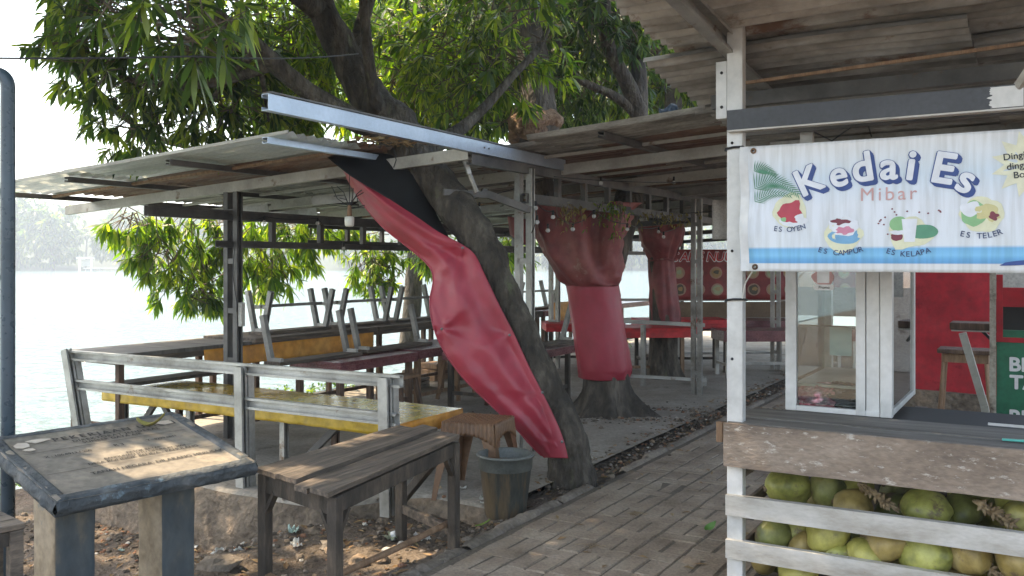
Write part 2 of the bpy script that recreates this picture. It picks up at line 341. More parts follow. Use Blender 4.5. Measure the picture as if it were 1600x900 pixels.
n = len(ss)
g.add(vs, [(j * n + i, (j + 1) * n + i, (j + 1) * n + i + 1, j * n + i + 1) for j in range(len(rr) - 1) for i in range(n - 1)])
o = g.build('ground', M['dirt'], smooth=True, base=(0, 0, 0)); tag(o, 'bare brown dirt bank littered under the tables', 'ground', kind='structure')
for p in o.data.polygons[:1]: pass
# make sure the sheet faces up
if o.data.polygons[0].normal.z < 0: o.data.flip_normals()

# lake
m, t, b = nodes_of('lake_water'); b.inputs['Base Color'].default_value = (.10, .16, .16, 1); b.inputs['Roughness'].default_value = .06; b.inputs['IOR'].default_value = 1.33
tc = t.nodes.new('ShaderNodeTexCoord'); mp = t.nodes.new('ShaderNodeMapping'); mp.inputs['Scale'].default_value = (1, 1, 1)
n1 = t.nodes.new('ShaderNodeTexNoise'); n1.inputs['Scale'].default_value = 2.4; n1.inputs['Detail'].default_value = 5
bp = t.nodes.new('ShaderNodeBump'); bp.inputs['Strength'].default_value = 1.0; bp.inputs['Distance'].default_value = .26
t.links.new(tc.outputs['Object'], mp.inputs[0]); t.links.new(mp.outputs[0], n1.inputs['Vector']); t.links.new(n1.outputs['Fac'], bp.inputs['Height']); t.links.new(bp.outputs[0], b.inputs['Normal'])
w = MB(); WZ = -0.62
w.add([(-1100, -300, WZ), (1100, -300, WZ), (1100, 700, WZ), (-1100, 700, WZ)], [(0, 1, 2, 3)])
o = w.build('water', m, base=(0, 0, WZ)); tag(o, 'bright hazy lake behind the tables', 'lake', kind='structure')

# paved path: individual pavers in one structure sheet
pv = MB(); rnd = random.Random(3)
def paver(s0, s1, r0, r1):
    g_ = .003; z = rnd.uniform(-.002, .002) + .005 * nz(s0, r0, .9); tx = rnd.uniform(-.003, .003); ty = rnd.uniform(-.003, .003)
    jr = rnd.uniform(-.002, .002)
    vs = []
    for k, zz in ((0, -.012), (.007, 0.0)):
        q_ = k * .62 - .001; k = k * 1.1
        for (a, b_, i, j) in ((s0 + g_ + q_, r0 + g_ + k, -1, -1), (s1 - g_ - q_, r0 + g_ + k, 1, -1), (s1 - g_ - q_, r1 - g_ - k, 1, 1), (s0 + g_ + q_, r1 - g_ - k, -1, 1)):
            vs.append(L(a, b_ + jr, zz + z + i * tx + j * ty))
    pv.add(vs, [(7, 6, 5, 4), (4, 5, 1, 0), (5, 6, 2, 1), (6, 7, 3, 2), (7, 4, 0, 3)])
row = 0; r_ = 1.0
while r_ < 3.4:
    s_ = -4.6 + (row % 3) * .13
    while s_ < 9:
        paver(s_, s_ + .235, r_, r_ + .118); paver(s_, s_ + .235, r_ + .118, r_ + .236)
        paver(s_ + .2325, s_ + .355, r_, r_ + .236); s_ += .3525
    r_ += .238; row += 1
o = pv.build('path', M['paver'], base=L(2, 2)); tag(o, 'dusty brick paved path beside the tree', 'path', kind='structure')
pg = MB(); pg.add([L(-9, .96, -.006), L(12, .96, -.006), L(12, 7, -.006), L(-9, 7, -.006)], [(3, 2, 1, 0)])
tag(pg.build('path_bedding', M['grout'], base=L(2, 3)), kind='structure')
pf = MB(); pf.grid(lambda a, b_: L(9 + a * 30, -3.2 + b_ * 9, .004 + .02 * nz(a * 30, b_ * 9, .8)), 60, 20, flip=True)
tag(pf.build('far_pavement', M['concrete'], base=L(20, 1), smooth=True), kind='structure')

# concrete terrace (slab) with a crumbling edge
def slab_edge(r): return -2.02 + .05 * nz(r, 0, 2.3) + (.55 * sm((r + .35) / .5))
tr = MB()
def ftop(a, b_):
    r = -3.72 + a * 4.38; e = slab_edge(r)
    if r < -2.95: e += (-2.95 - r) * .9
    s_ = e + (b_ ** 1.5) * (11.5 - e)
    return L(s_, r, .0 + .010 * nz(s_, r, 1.5) + .004 * nz(s_, r, 6) - (.02 if b_ == 0 else 0))
tr.grid(ftop, 90, 70, 0, flip=True)
def fside(a, b_):
    r = -3.72 + a * 4.38; e = slab_edge(r)
    if r < -2.95: e += (-2.95 - r) * .9
    k = b_; z = -.02 - k * .62
    e2 = e - (.02 + .10 * k + .035 * nz(r, k, 4) + .02 * nz(r, k * 2, 11)) * (1 if k > 0 else 0)
    return L(e2, r, z)
tr.grid(fside, 160, 16, 1)
tr.grid(lambda a, b_: L(-1.4 + a * 13, -3.72 - .02 * b_, -.0 - .02 * (b_ > 0) - .9 * b_), 20, 2, 1, flip=True)
o = tr.build('concrete_terrace', [M['concrete'], M['concrete_edge']], smooth=True, base=L(2, -1, -.6)); tag(o, kind='structure')
# kerb: broken stones along the path, and the shallow drain behind it
kb = MB(); s_ = -4.6; kr = random.Random(5)
while s_ < 12:
    ln = kr.uniform(.28, .5)
    if not (-.95 < s_ < -.45):
        z = kr.uniform(-.004, .02) ; k = kr.uniform(-.012, .012)
        w_ = .09
        pts = []
        def fk(a, b_, s0=s_, ln=ln, z=z, k=k):
            q = L(s0 + .006 + a * (ln - .012), .905 + k + (-.5 + sm(b_)) * .10, 0)
            c = math.sin(b_ * math.pi) ** .35 if 0 < b_ < 1 else 0
            return q + ZU * (-.09 + (.095 + z * .6) * c * (1 if 0 < a < 1 else .8) + .012 * noise.noise(q * 9) + .006 * noise.noise(q * 30))
        kb.grid(fk, 12, 10, flip=False)
    s_ += ln
o = kb.build('kerb', M['kerb'], smooth=True, base=L(2, .9, -.05)); tag(o, kind='structure')
for p_ in (o,):
    if sum(p.normal.z for p in p_.data.polygons) < 0: p_.data.flip_normals()
k2 = MB(); k2.grid(lambda a, b_: L(-1.3 + a * 13, .60 + .25 * b_, -.05 + .03 * nz(a * 13, b_, 5)), 160, 4, flip=True)
o = k2.build('drain_bed', M['dirt'], smooth=True, base=L(3, .7, -.1)); tag(o, kind='structure')
# right hand kerb of the path by the stall
k3 = MB(); k3.beam(L(-.9, 2.62, .05), L(6, 2.45, .05), .12, .12); tag(k3.build('kerb', M['kerb'], bevel=.015), kind='structure')

# far shore: bank, hill and hazy trees
hb = MB()
def fhill(a, b_):
    x = (-260 + a * 620); y = (150 + b_ * 90)
    z = -1 + 2.5 * sm(b_ * 8) + (8.5 + 4 * noise.noise(Vector((x * .02, 0, 1))) + 2 * noise.noise(Vector((x * .09, b_ * 3, 1))) + 3 * math.exp(-((x + 80) / 26) ** 2)) * sm((b_ - .06) * 2.2)
    return Vector((x * 1.55, 1.55 * (y + 3 * noise.noise(Vector((x * .03, 5, 0)))), z * 1.55 if z > 0 else z))
hb.grid(fhill, 90, 14)
M['far_green'] = pm('far_bank_green', [(.014, .026, .010), (.035, .055, .02)], .12, rough=.95, bump=0, fine=2)
o = hb.build('hills', M['far_green'], smooth=True, base=(0, 180, -1)); tag(o, kind='structure')

# ================================================================== SHELTER (one thing with its parts)
sh = thing('open_shelter', L(2, -1.8, 0), 'open shelter of thin steel channels under a rusty corrugated roof, around the red wrapped trunks', 'shelter')
def rz(r): return 2.275 + .056 * r
# posts: ladder pairs
def ladder_post(s, r, top, gap, w=.05, z0=0.0, m='steel_d', axis_v=V):
    mb = MB()
    for k in (-1, 1):
        c = L(s, r, 0) + axis_v * k * gap / 2
        mb.chan(c + ZU * z0, c + ZU * top, .05, w, side=k, up=U)
    z = z0 + .25
    while z < top - .1:
        c = L(s, r, z); mb.beam(c - axis_v * (gap / 2) - U * .028, c + axis_v * (gap / 2) - U * .028, .004, .045); z += .42
    return mb.build('post', M[m], sh)
ladder_post(-.81, -2.40, 2.10, .115, .065)
ladder_post(0, 0, 2.24, .105, .06, m='steel')
ladder_post(3.64, .15, 2.22, .075, .05, m='steel')
ladder_post(6.5, .30, 2.20, .085, .05, m='steel')
ladder_post(9.4, .30, 2.20, .085, .05, m='steel_d')
for s_ in (3.0, 6.6, 10.0): ladder_post(s_, -2.4, 2.0, .11, .06, m='steel_d')
ladder_post(5.0, -2.4, 2.0, .11, .06, m='steel')
# rafters across (along V)
raf = [(-.82, -4.72, .02, 'steel_pale')]
for i in range(7): raf.append((.54 + 1.43 * i, -4.35, 3.0, 'steel_pale' if i < 2 else 'steel'))
for (s_, r0, r1, mm) in raf:
    mb = MB(); mb.chan(L(s_, r0, rz(r0)), L(s_, r1, rz(r1)), .045, .085, side=1 if mm == 'steel_pale' else -1)
    if s_ < 0: pass
    mb.build('rafter', M[mm], sh)
# spacer blocks on the rafters
for s_ in (-.1, .54, 1.97, 3.4, 4.8):
    for r_ in (-1.0, -1.75, -3.0):
        mb = MB(); mb.chan(L(s_ - .05, r_ - .35, rz(r_) + -.13), L(s_ - .05, r_ + .35, rz(r_) - .13 + .03), .04, .07, side=1); mb.build('spacer', M['steel'], sh)
# purlins along U
for (r_, s0) in ((-.80, -1.98), (-1.93, -1.84), (-3.15, -1.84), (-4.28, -1.80), (.9, -.5), (1.9, -.5), (2.8, -.5)):
    s1 = 9.6 if r_ != -.80 else -.86
    mb = MB(); mb.chan(L(s0, r_, rz(r_) + .062), L(s1, r_, rz(r_) + .062), .05, .042, side=1)
    mb.build('purlin', M['steel_d'] if r_ not in (-.80,) else M['steel_blue'], sh)
# lake side truss r=-2.4
def truss(r, s0, s1, s0b, zt, zb, st, ht, hb_, mt, side, off=0.0, first=None):
    mb = MB(); mb.chan(L(s0, r, zt), L(s1, r, zt), .05, ht, side=side); mb.build('truss_chord', M[mt], sh)
    mb = MB(); mb.chan(L(s0b, r + off, zb), L(s1, r + off, zb), .05, hb_, side=side); mb.build('truss_chord', M[mt], sh)
    s_ = first if first is not None else s0b + st
    while s_ < s1:
        mb = MB(); mb.chan(L(s_, r, zb + hb_ / 2), L(s_, r, zt - ht / 2), .045, .05, side=-1, up=U); mb.build('truss_web', M['steel' if mt != 'steel_d' else 'steel_d'], sh); s_ += st
truss(-2.40, -1.67, 10, -.98, 1.90, 1.655, .62, .085, .06, 'steel_d', -1)
truss(0.03, -.84, 10, -.06, 2.235, 2.005, .50, .075, .075, 'steel_d', 1, first=.5)
truss(-4.20, 2.0, 10, 2.0, 1.95, 1.75, .7, .06, .05, 'steel_d', -1)
# cross ties at posts, far ends
for s_ in (3.64, 6.5, 9.4):
    mb = MB(); mb.chan(L(s_, -2.4, 1.86), L(s_, .1, 1.98), .045, .06, side=-1); mb.build('cross_tie', M['steel_d'], sh)
# long new channel reaching towards the viewer
mb = MB(); mb.chan(L(-2.80, .055, 2.335), L(.55, .055, 2.315), .05, .088, side=1, lip=.016); mb.build('overhanging_channel', M['steel_blue'], sh)
mb = MB(); mb.beam(L(-2.79, .06, 2.386), L(.54, .06, 2.366), .062, .010); mb.build('dark_top_strip', M['steel_d'], sh)
mb = MB()
for q in (-.72, -.66): mb.tube([L(q, .082, 2.325), L(q, .088, 2.325)], .007, 8)
mb.build('bolt', M['grey_wire'], sh)
# hanging bracket and loose arms under the rafter end
mb = MB(); mb.beam(at(724, 243, 6.45), at(733, 272, 6.46), .05, .03); mb.beam(at(730, 262, 6.46), at(745, 300, 6.5), .022, .022, up=U); mb.build('bracket', M['steel'], sh)
mb = MB(); mb.beam(at(693, 300, 6.55), at(760, 305, 6.7), .03, .045); mb.beam(at(752, 300, 6.7), at(828, 328, 6.95), .03, .055); mb.build('loose_arm', M['steel_d'], sh)

# roof sheets (corrugated, individually laid)
def corr_sheet(mb, s0, s1, r0, r1, dz, wav=.105, amp=.019, tilt=0.0, rag=0.0, zf=None, jit=None):
    ns = max(6, int((s1 - s0) / wav * 6)); nr = 10
    def fn(a, b_):
        s_ = s0 + a * (s1 - s0); r_ = r0 + b_ * (r1 - r0)
        if rag and (b_ == 0 or b_ == 1): r_ += rag * nz(s_ * 9, b_, 1)
        z = (rz(r_) + .095 if zf is None else zf(s_, r_)) + dz + amp * math.sin(2 * math.pi * s_ / wav) + tilt * (b_ - .5) + .008 * nz(s_, r_, 1.2, dz)
        return L(s_, r_, z)
    mb.grid(fn, ns, nr)
sr = random.Random(11)
for (ra, rb) in ((-4.36, -3.0), (-3.15, -1.75), (-1.95, -.68), (-.75, .55), (.35, 1.75), (1.6, 3.05)):
    s_ = -1.86 if rb < 0 else (-.28 if ra < 0 else -.60)
    k = 0
    while s_ < 9.8:
        wdt = .62 if k == 0 else .84
        mb = MB(); corr_sheet(mb, s_, s_ + wdt + .06, ra, rb, sr.uniform(0, .026) + (k % 2) * .010, rag=.03, tilt=sr.uniform(-.018, .018))
        mm = 'sheet_pale' if (k == 0 and rb < 0) else sr.choice(['zinc_old', 'zinc_old', 'zinc_rust', 'zinc_old', 'zinc_old', 'zinc_pale'])
        if ra < -.7 and k == 1: mm = 'zinc_rust'
        if rb > .5 and mm == 'zinc_pale': mm = 'zinc_old'
        mb.build('roof_sheet', M[mm], sh, smooth=True); s_ += wdt; k += 1
for i in range(12):
    s_ = -1.25 + i * .72; mb = MB(); ra = -4.3; rb = -.8 if s_ < -.3 else 2.9
    mb.beam(L(s_, ra, rz(ra) + .066), L(s_, rb, rz(rb) + .066), .035, .022); mb.build('batten', M['steel_pale' if i % 3 else 'wood_tan'], sh)
# pale timber fascia strip along the near edge of the roof
mb = MB(); mb.beam(L(-1.875, -4.36, rz(-4.36) + .112), L(-1.875, -.70, rz(-.70) + .118), .010, .022); mb.build('edge_strip', M['steel_pale'], sh)
# sockets box on the left post
mb = MB(); mb.box(L(-.81, -2.40, 0) + V * .10 + ZU * 1.06, .04, .05, .2, U, V); mb.build('socket_box', M['cream'], sh, bevel=.004)
# ================================================================== TREES
def leaf_mesh(name, mat, clusters, parent, ln=(.16, .24), nleaf=(7, 11), seed=1, droop=.55, twig=True, wr=.165):
    """clusters: list of (point, outward direction, size factor). Whorls of long narrow leaves."""
    rg = np.random.default_rng(seed)
    P = []; D = []; Ls = []
    for (p, a, k) in clusters:
        n = int(rg.integers(nleaf[0], nleaf[1] + 1)); a = np.array(a, float); a /= np.linalg.norm(a) + 1e-9
        q = np.cross(a, [0.3, .2, 1.0]); q /= np.linalg.norm(q) + 1e-9; w = np.cross(a, q)
        ph = rg.uniform(0, 6.28) + np.arange(n) * 2.4; th = rg.uniform(.5, 1.45, n)
        d = a[None] * np.cos(th)[:, None] + (q[None] * np.cos(ph)[:, None] + w[None] * np.sin(ph)[:, None]) * np.sin(th)[:, None]
        d[:, 2] -= droop * rg.uniform(.5, 1.3, n); d /= np.linalg.norm(d, axis=1)[:, None]
        P.append(np.array(p)[None] + a[None] * rg.uniform(-.05, .03, n)[:, None] * k); D.append(d); Ls.append(rg.uniform(ln[0], ln[1], n) * k)
    P = np.concatenate(P); D = np.concatenate(D); Ls = np.concatenate(Ls); n = len(P)
    up = np.tile([0, 0, 1.0], (n, 1)) + rg.normal(0, .45, (n, 3))
    Wd = np.cross(D, up); Wd /= np.linalg.norm(Wd, axis=1)[:, None] + 1e-9; Nn = np.cross(Wd, D)
    wd = Ls * wr * rg.uniform(.8, 1.25, n)
    cur = rg.uniform(.05, .30, n)
    T = [(0, 0, 0, 0), (.30, -.9, .10, .07), (.30, .9, .10, .07), (.66, -.95, .10, .36), (.66, .95, .10, .36), (1.0, 0, 0, 1.0)]
    vs = np.zeros((n, 6, 3))
    for i, (x, y, z, c) in enumerate(T):
        vs[:, i] = P + D * (x * Ls)[:, None] + Wd * (y * wd)[:, None] * .5 * 2 * .55 + Nn * (z * wd)[:, None] + np.array([0, 0, -1.0])[None] * (cur * c * Ls)[:, None]
    base = (np.arange(n) * 6)[:, None]
    tri1 = base + np.array([0, 1, 2]); qd = base + np.array([1, 3, 4, 2]); tri2 = base + np.array([3, 5, 4])
    V_ = vs.reshape(-1, 3)
    faces_v = np.concatenate([tri1.ravel(), qd.ravel(), tri2.ravel()]); tot = np.concatenate([np.full(n, 3), np.full(n, 4), np.full(n, 3)])
    # twigs: three sided prisms from each cluster back along its axis
    nl = len(V_)
    if twig:
        tv = []; tf = []
        for (p, a, k) in clusters:
            a = Vector(a).normalized(); p = Vector(p); q0 = p - a * .32 * k - Vector((0, 0, .03))
            sd = a.orthogonal().normalized(); s2 = a.cross(sd); b0 = nl + len(tv)
            for (c, rd) in ((q0, .008 * k), (p + a * .03, .003 * k)):
                for j in range(3):
                    th = 2.094 * j; tv.append(c + (sd * math.cos(th) + s2 * math.sin(th)) * rd)
            for j in range(3): tf += [b0 + j, b0 + (j + 1) % 3, b0 + 3 + (j + 1) % 3, b0 + 3 + j]
        V_ = np.concatenate([V_, np.array([tuple(x) for x in tv])]); faces_v = np.concatenate([faces_v, np.array(tf)]); tot = np.concatenate([tot, np.full(len(tf) // 4, 4)])
    o0 = ORG[parent.name]; V_ = V_ - np.array(o0)[None]
    me = bpy.data.meshes.new(name); me.vertices.add(len(V_)); me.vertices.foreach_set('co', V_.astype(np.float32).ravel())
    me.loops.add(len(faces_v)); me.loops.foreach_set('vertex_index', faces_v.astype(np.int32))
    me.polygons.add(len(tot)); st = np.concatenate([[0], np.cumsum(tot)[:-1]]); me.polygons.foreach_set('loop_start', st.astype(np.int32)); me.polygons.foreach_set('loop_total', tot.astype(np.int32))
    me.materials.append(M[mat]); me.materials.append(M['twig'])
    mi = np.zeros(len(tot), np.int32); mi[3 * n:] = 1; me.polygons.foreach_set('material_index', mi)
    me.update(); me.validate()
    o = bpy.data.objects.new(name, me); col.objects.link(o); o.parent = parent; ORG[o.name] = o0
    return o
def cl_ellipsoid(c, rad, n, seed, k=1.0, down=.35, gap=.0, fr=1.1, axes=None):
    rg = random.Random(seed); out = []; c = Vector(c); tries = 0
    while len(out) < n and tries < n * 12:
        tries += 1
        d = Vector((rg.gauss(0, 1), rg.gauss(0, 1), rg.gauss(0, 1))).normalized(); t = rg.random() ** .38
        q = Vector((d.x * rad[0] * t, d.y * rad[1] * t, d.z * rad[2] * t))
        p = c + (q if axes is None else axes[0] * q.x + axes[1] * q.y + ZU * q.z)
        if noise.noise(p * fr * 1.8 + Vector((seed, 0, 0))) < gap - .10: continue
        a = Vector((d.x, d.y, d.z * .6 - down)) + Vector((rg.gauss(0, .4), rg.gauss(0, .4), rg.gauss(0, .3)))
        out.append((tuple(p), tuple(a), k * rg.uniform(.62, 1.18)))
    return out
def smooth_path(pts, n=8):
    pts = [Vector(p) for p in pts]; out = []
    for i in range(len(pts) - 1):
        p0 = pts[max(i - 1, 0)]; p1 = pts[i]; p2 = pts[i + 1]; p3 = pts[min(i + 2, len(pts) - 1)]
        for j in range(n):
            t = j / n
            out.append(.5 * ((2 * p1) + (p2 - p0) * t + (2 * p0 - 5 * p1 + 4 * p2 - p3) * t * t + (3 * p1 - p0 - 3 * p2 + p3) * t ** 3))
    out.append(pts[-1]); return out
def limb(mb, pts, rads, n=14, k=6, wob=.14, mi=0):
    path = smooth_path(pts, k); m = len(path); rs = []
    for i in range(m):
        x = i / k; j = min(int(x), len(rads) - 2); rs.append(rads[j] + (rads[j + 1] - rads[j]) * (x - j))
    mb.tube(path, rs, n, True, mi, wob, 5.0)

# ---- the leaning mango tree
LT = [(895, 768, 6.22, 44), (893, 740, 6.22, 37), (884, 690, 6.23, 33), (862, 630, 6.27, 29), (832, 565, 6.33, 28), (800, 495, 6.40, 28), (772, 430, 6.46, 29), (747, 375, 6.54, 31), (710, 322, 6.66, 30), (672, 275, 6.80, 31), (640, 232, 6.90, 35), (612, 195, 6.98, 36)]
t1 = thing('mango_tree', (at(895, 765, 6.22).x, 6.22, -.05), 'leaning mango tree at the path kerb with a red sheet nailed along its trunk', 'tree')
mb = MB(); limb(mb, [at(a, b_, y) for a, b_, y, w_ in LT] + [at(575, 150, 7.1), at(540, 90, 7.15), at(505, 20, 7.15), at(470, -60, 7.1)],
               [w_ * y / F for a, b_, y, w_ in LT] + [.145, .125, .115, .10], n=34, k=9, wob=.2)
limb(mb, [at(625, 215, 6.9), at(560, 190, 6.75), at(490, 150, 6.6), at(430, 100, 6.4), at(385, 60, 6.2), at(335, 20, 6.0), at(290, -40, 5.9)], [.105, .09, .078, .068, .058, .05, .04], n=14)
limb(mb, [at(600, 190, 7.0), at(588, 160, 6.8), at(578, 110, 6.7), at(572, 50, 6.6), at(566, -30, 6.5)], [.07, .056, .046, .040, .036], n=12)
limb(mb, [at(650, 240, 6.9), at(700, 215, 7.1), at(745, 180, 7.3), at(800, 120, 7.5), at(850, 60, 7.8), at(880, -40, 8)], [.10, .06, .045, .035, .028, .02], n=12)
limb(mb, [at(572, 160, 7.1), at(560, 60, 7.3), at(600, -60, 7.5)], [.07, .055, .045], n=10)
limb(mb, [at(505, 20, 7.15), at(380, -60, 6.6), at(200, -90, 6.6), L(-1.2, -4.4, 3.6), L(.2, -4.9, 2.9), L(1.0, -5.0, 2.3)], [.10, .08, .06, .05, .035, .02], n=9)
limb(mb, [L(.2, -4.9, 2.9), L(2.4, -4.9, 2.6), L(4.6, -4.8, 2.4)], [.035, .025, .015], n=7)
limb(mb, [at(430, 100, 6.4), at(330, 130, 6.7), at(230, 130, 6.9), at(150, 110, 7.0)], [.05, .035, .025, .012], n=8)
limb(mb, [at(385, 60, 6.2), at(300, 30, 5.4), at(240, 10, 4.6)], [.04, .025, .012], n=8)
for q in ((300, 200, 7.2), (240, 60, 6.6), (120, 60, 6.9), (420, 190, 7.3)):
    limb(mb, [at(400, 80, 6.3), at((400 + q[0]) / 2, (90 + q[1]) / 2 - 15, 6.7), at(*q)], [.03, .02, .008], n=6)
mb.build('trunk', M['bark'], t1, smooth=True)
cl = []
e = lambda px, py, y, rx, ry, rz_, n, sd, **kw: cl_ellipsoid(at(px, py, y), (rx, ry, rz_), n, sd, **kw)
cl += e(250, 70, 6.9, .95, .9, .55, 225, 21)
cl += e(330, 150, 7.4, .65, .6, .48, 190, 22)
cl += e(200, 190, 7.3, .34, .4, .32, 42, 23)
cl += e(150, 30, 6.9, .40, .5, .45, 60, 24)
cl += e(115, 90, 7.0, .22, .3, .28, 18, 25)
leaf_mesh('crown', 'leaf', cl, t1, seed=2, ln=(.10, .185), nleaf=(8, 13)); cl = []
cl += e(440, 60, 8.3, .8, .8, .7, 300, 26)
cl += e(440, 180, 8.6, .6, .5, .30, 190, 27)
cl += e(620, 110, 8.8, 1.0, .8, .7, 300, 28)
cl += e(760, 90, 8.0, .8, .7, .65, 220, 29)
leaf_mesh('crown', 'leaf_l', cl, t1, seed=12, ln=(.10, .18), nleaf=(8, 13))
# nearer sprays with big leaves at the top left and centre
cl = e(215, 15, 4.0, .30, .3, .16, 9, 31) + e(290, 40, 4.1, .30, .3, .22, 16, 32) + e(375, 10, 4.4, .14, .2, .12, 5, 33) + e(665, 140, 5.9, .20, .2, .14, 5, 35) + e(800, 10, 6.6, .40, .3, .28, 22, 38) + e(680, -30, 6.6, .4, .3, .2, 12, 39)
leaf_mesh('crown', 'leaf', cl, t1, ln=(.13, .22), seed=3, wr=.15)
# unseen canopy added above the picture to shade the ground below
rg = random.Random(77); cl = []
OPEN = [((-1.38, 3.85, .62), .20), ((-1.02, 4.02, .55), .14), ((-.62, 4.75, 0), .22)]  # gaps cut along sun rays so light patches reach plaque, table and dirt
def in_open(p):
    p = Vector(p)
    for c, rd in OPEN:
        w = p - Vector(c); 
        if (w - sdir * w.dot(sdir)).length < rd + .12: return True
    return False
for k in range(2300):
    x = rg.uniform(-8.0, 2.2); y = rg.uniform(1.8, 9.5); z = rg.uniform(3.9, 5.6)
    if z < CAMH + (410 + 170) * y / F: z = CAMH + (410 + 190) * y / F + rg.uniform(0, 1.2)
    if noise.noise(Vector((x * .45, y * .45, 2.2))) < -.40: continue
    if in_open((x, y, z)): continue
    cl.append(((x, y, z), (rg.gauss(0, 1), rg.gauss(0, 1), -.5), rg.uniform(.9, 1.3)))
for k in range(2000):  # extra dense unseen clusters added to keep sun off the path
    x = rg.uniform(-5.2, -.2); y = rg.uniform(3.6, 9.0); z = CAMH + (410 + 190) * y / F + rg.uniform(0, 1.6)
    if noise.noise(Vector((x * .9, y * .9, 8.2))) > .45: continue
    if in_open((x, y, z)): continue
    cl.append(((x, y, z), (rg.gauss(0, 1), rg.gauss(0, 1), -.3), rg.uniform(.9, 1.3)))
leaf_mesh('crown', 'leaf', cl, t1, seed=4, ln=(.2, .28), wr=.18)
# drooping sprays beyond the eave over the water
cl = []
fr_ = (U, V)
for (s_, r_, z, a, b_, c, n, sd) in ((.62, -4.95, 1.62, .62, .35, .34, 80, 41), (.15, -4.95, 1.85, .5, .3, .16, 40, 43), (1.35, -4.9, 1.62, .6, .3, .30, 48, 49), (2.0, -4.9, 1.95, 2.0, .3, .16, 75, 40), (.95, -4.9, 1.05, .3, .2, .2, 20, 39), (.9, -4.9, 1.15, .55, .3, .25, 38, 42), (1.9, -4.9, 1.4, .7, .3, .36, 64, 44), (2.7, -5.0, 1.75, .8, .3, .35, 80, 45), (4.2, -5.0, 1.55, .7, .3, .40, 80, 46), (4.3, -5.0, 1.15, .35, .2, .22, 20, 50), (5.6, -4.9, 1.7, .9, .3, .4, 70, 47), (7.6, -4.7, 1.75, 1.0, .3, .35, 80, 48)):
    cl += cl_ellipsoid(L(s_, r_, z), (a, b_, c), n, sd, axes=fr_, down=.7)
leaf_mesh('crown', 'leaf_l', cl, t1, seed=5, droop=.8, ln=(.15, .22))

# ---- second tree, wrapped, standing in the terrace
def flared_trunk(mb, base, path, rads, lobes, flare, hfl, n=40, seed=1):
    path = smooth_path(path, 8); m = len(path); rs = []
    for i in range(m):
        x = i / 8; j = min(int(x), len(rads) - 2); rs.append(rads[j] + (rads[j + 1] - rads[j]) * (x - j))
    vs = []
    for i, p in enumerate(path):
        for j in range(n):
            th = 2 * math.pi * j / n
            k = max(0, 1 - (p.z - base.z) / hfl) ** 2.2
            lob = sum(math.exp(-((math.atan2(math.sin(th - a), math.cos(th - a))) / w_) ** 2) * s_ for a, w_, s_ in lobes)
            rr_ = rs[i] * (1 + .07 * noise.noise(Vector((math.cos(th) * 2, math.sin(th) * 2, p.z * 2 + seed)))) + k * flare * (.25 + lob)
            dz = -k * .05 * lob
            vs.append(p + Vector((math.cos(th) * rr_, math.sin(th) * rr_, dz)))
    mb.add(vs, [(i * n + j, i * n + (j + 1) % n, (i + 1) * n + (j + 1) % n, (i + 1) * n + j) for i in range(m - 1) for j in range(n)])
b2 = at(945, 640, 8.95); b2.z = -.06
t2 = thing('shade_tree', b2, 'thick tree with spreading roots and a forked trunk wrapped in red sheets, mid terrace', 'tree')
mb = MB(); flared_trunk(mb, b2, [b2, at(948, 590, 8.95), at(935, 500, 8.95), at(925, 430, 8.95)], [.24, .235, .235, .24],
                       [(-2.25, .20, .9), (-1.55, .17, .8), (-.45, .22, 2.6), (-2.95, .22, 1.3), (1.4, .3, .8), (.6, .3, .9), (2.3, .3, 1.0), (-1.0, .15, .5)], .26, .42)
limb(mb, [at(918, 440, 8.95), at(880, 370, 8.9), at(850, 300, 8.9), at(840, 200, 9.0), at(830, 80, 9.1), at(800, -60, 9.2)], [.20, .17, .16, .22, .16, .12], n=16)
limb(mb, [at(935, 440, 8.95), at(962, 370, 9.05), at(985, 310, 9.2), at(1000, 190, 9.6), at(990, 60, 9.8), at(940, -60, 10)], [.20, .17, .15, .09, .08, .07], n=16)
mb.build('trunk', M['bark2'], t2, smooth=True)
mb = MB(); mb.ball(at(835, 195, 8.95), .24, 20, 14, (1.1, 1, .9), .5, fr=7); mb.build('burl', M['bark_red'], t2, smooth=True)
mb = MB()
limb(mb, [at(1000, 190, 9.6), at(985, 140, 9.4), at(950, 70, 9.2), at(945, 0, 9.1), at(940, -60, 9)], [.10, .085, .07, .06, .05], n=12)
limb(mb, [at(1000, 185, 9.6), at(960, 150, 9.3), at(900, 120, 9.1), at(870, 60, 9.0)], [.06, .05, .035, .02], n=8)
mb.build('limb', M['bark'], t2, smooth=True)
cl = e(760, 30, 10.2, 1.5, 1.0, .75, 430, 51) + e(900, 90, 10.6, 1.2, .8, .8, 330, 52) + e(690, 170, 9.6, .9, .6, .4, 260, 53) + e(930, 30, 9.6, 1.0, .8, .5, 300, 54) + e(770, 200, 9.9, .8, .5, .35, 90, 55)
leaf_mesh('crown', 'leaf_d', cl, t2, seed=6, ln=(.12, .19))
cl = e(850, 40, 12.5, 3.0, 1.2, 1.3, 620, 56, k=1.0) + e(600, 60, 12, 2.6, 1.2, 1.3, 560, 57, k=1.0)
leaf_mesh('crown', 'leaf_l', cl, t2, seed=7, ln=(.15, .22), twig=False)

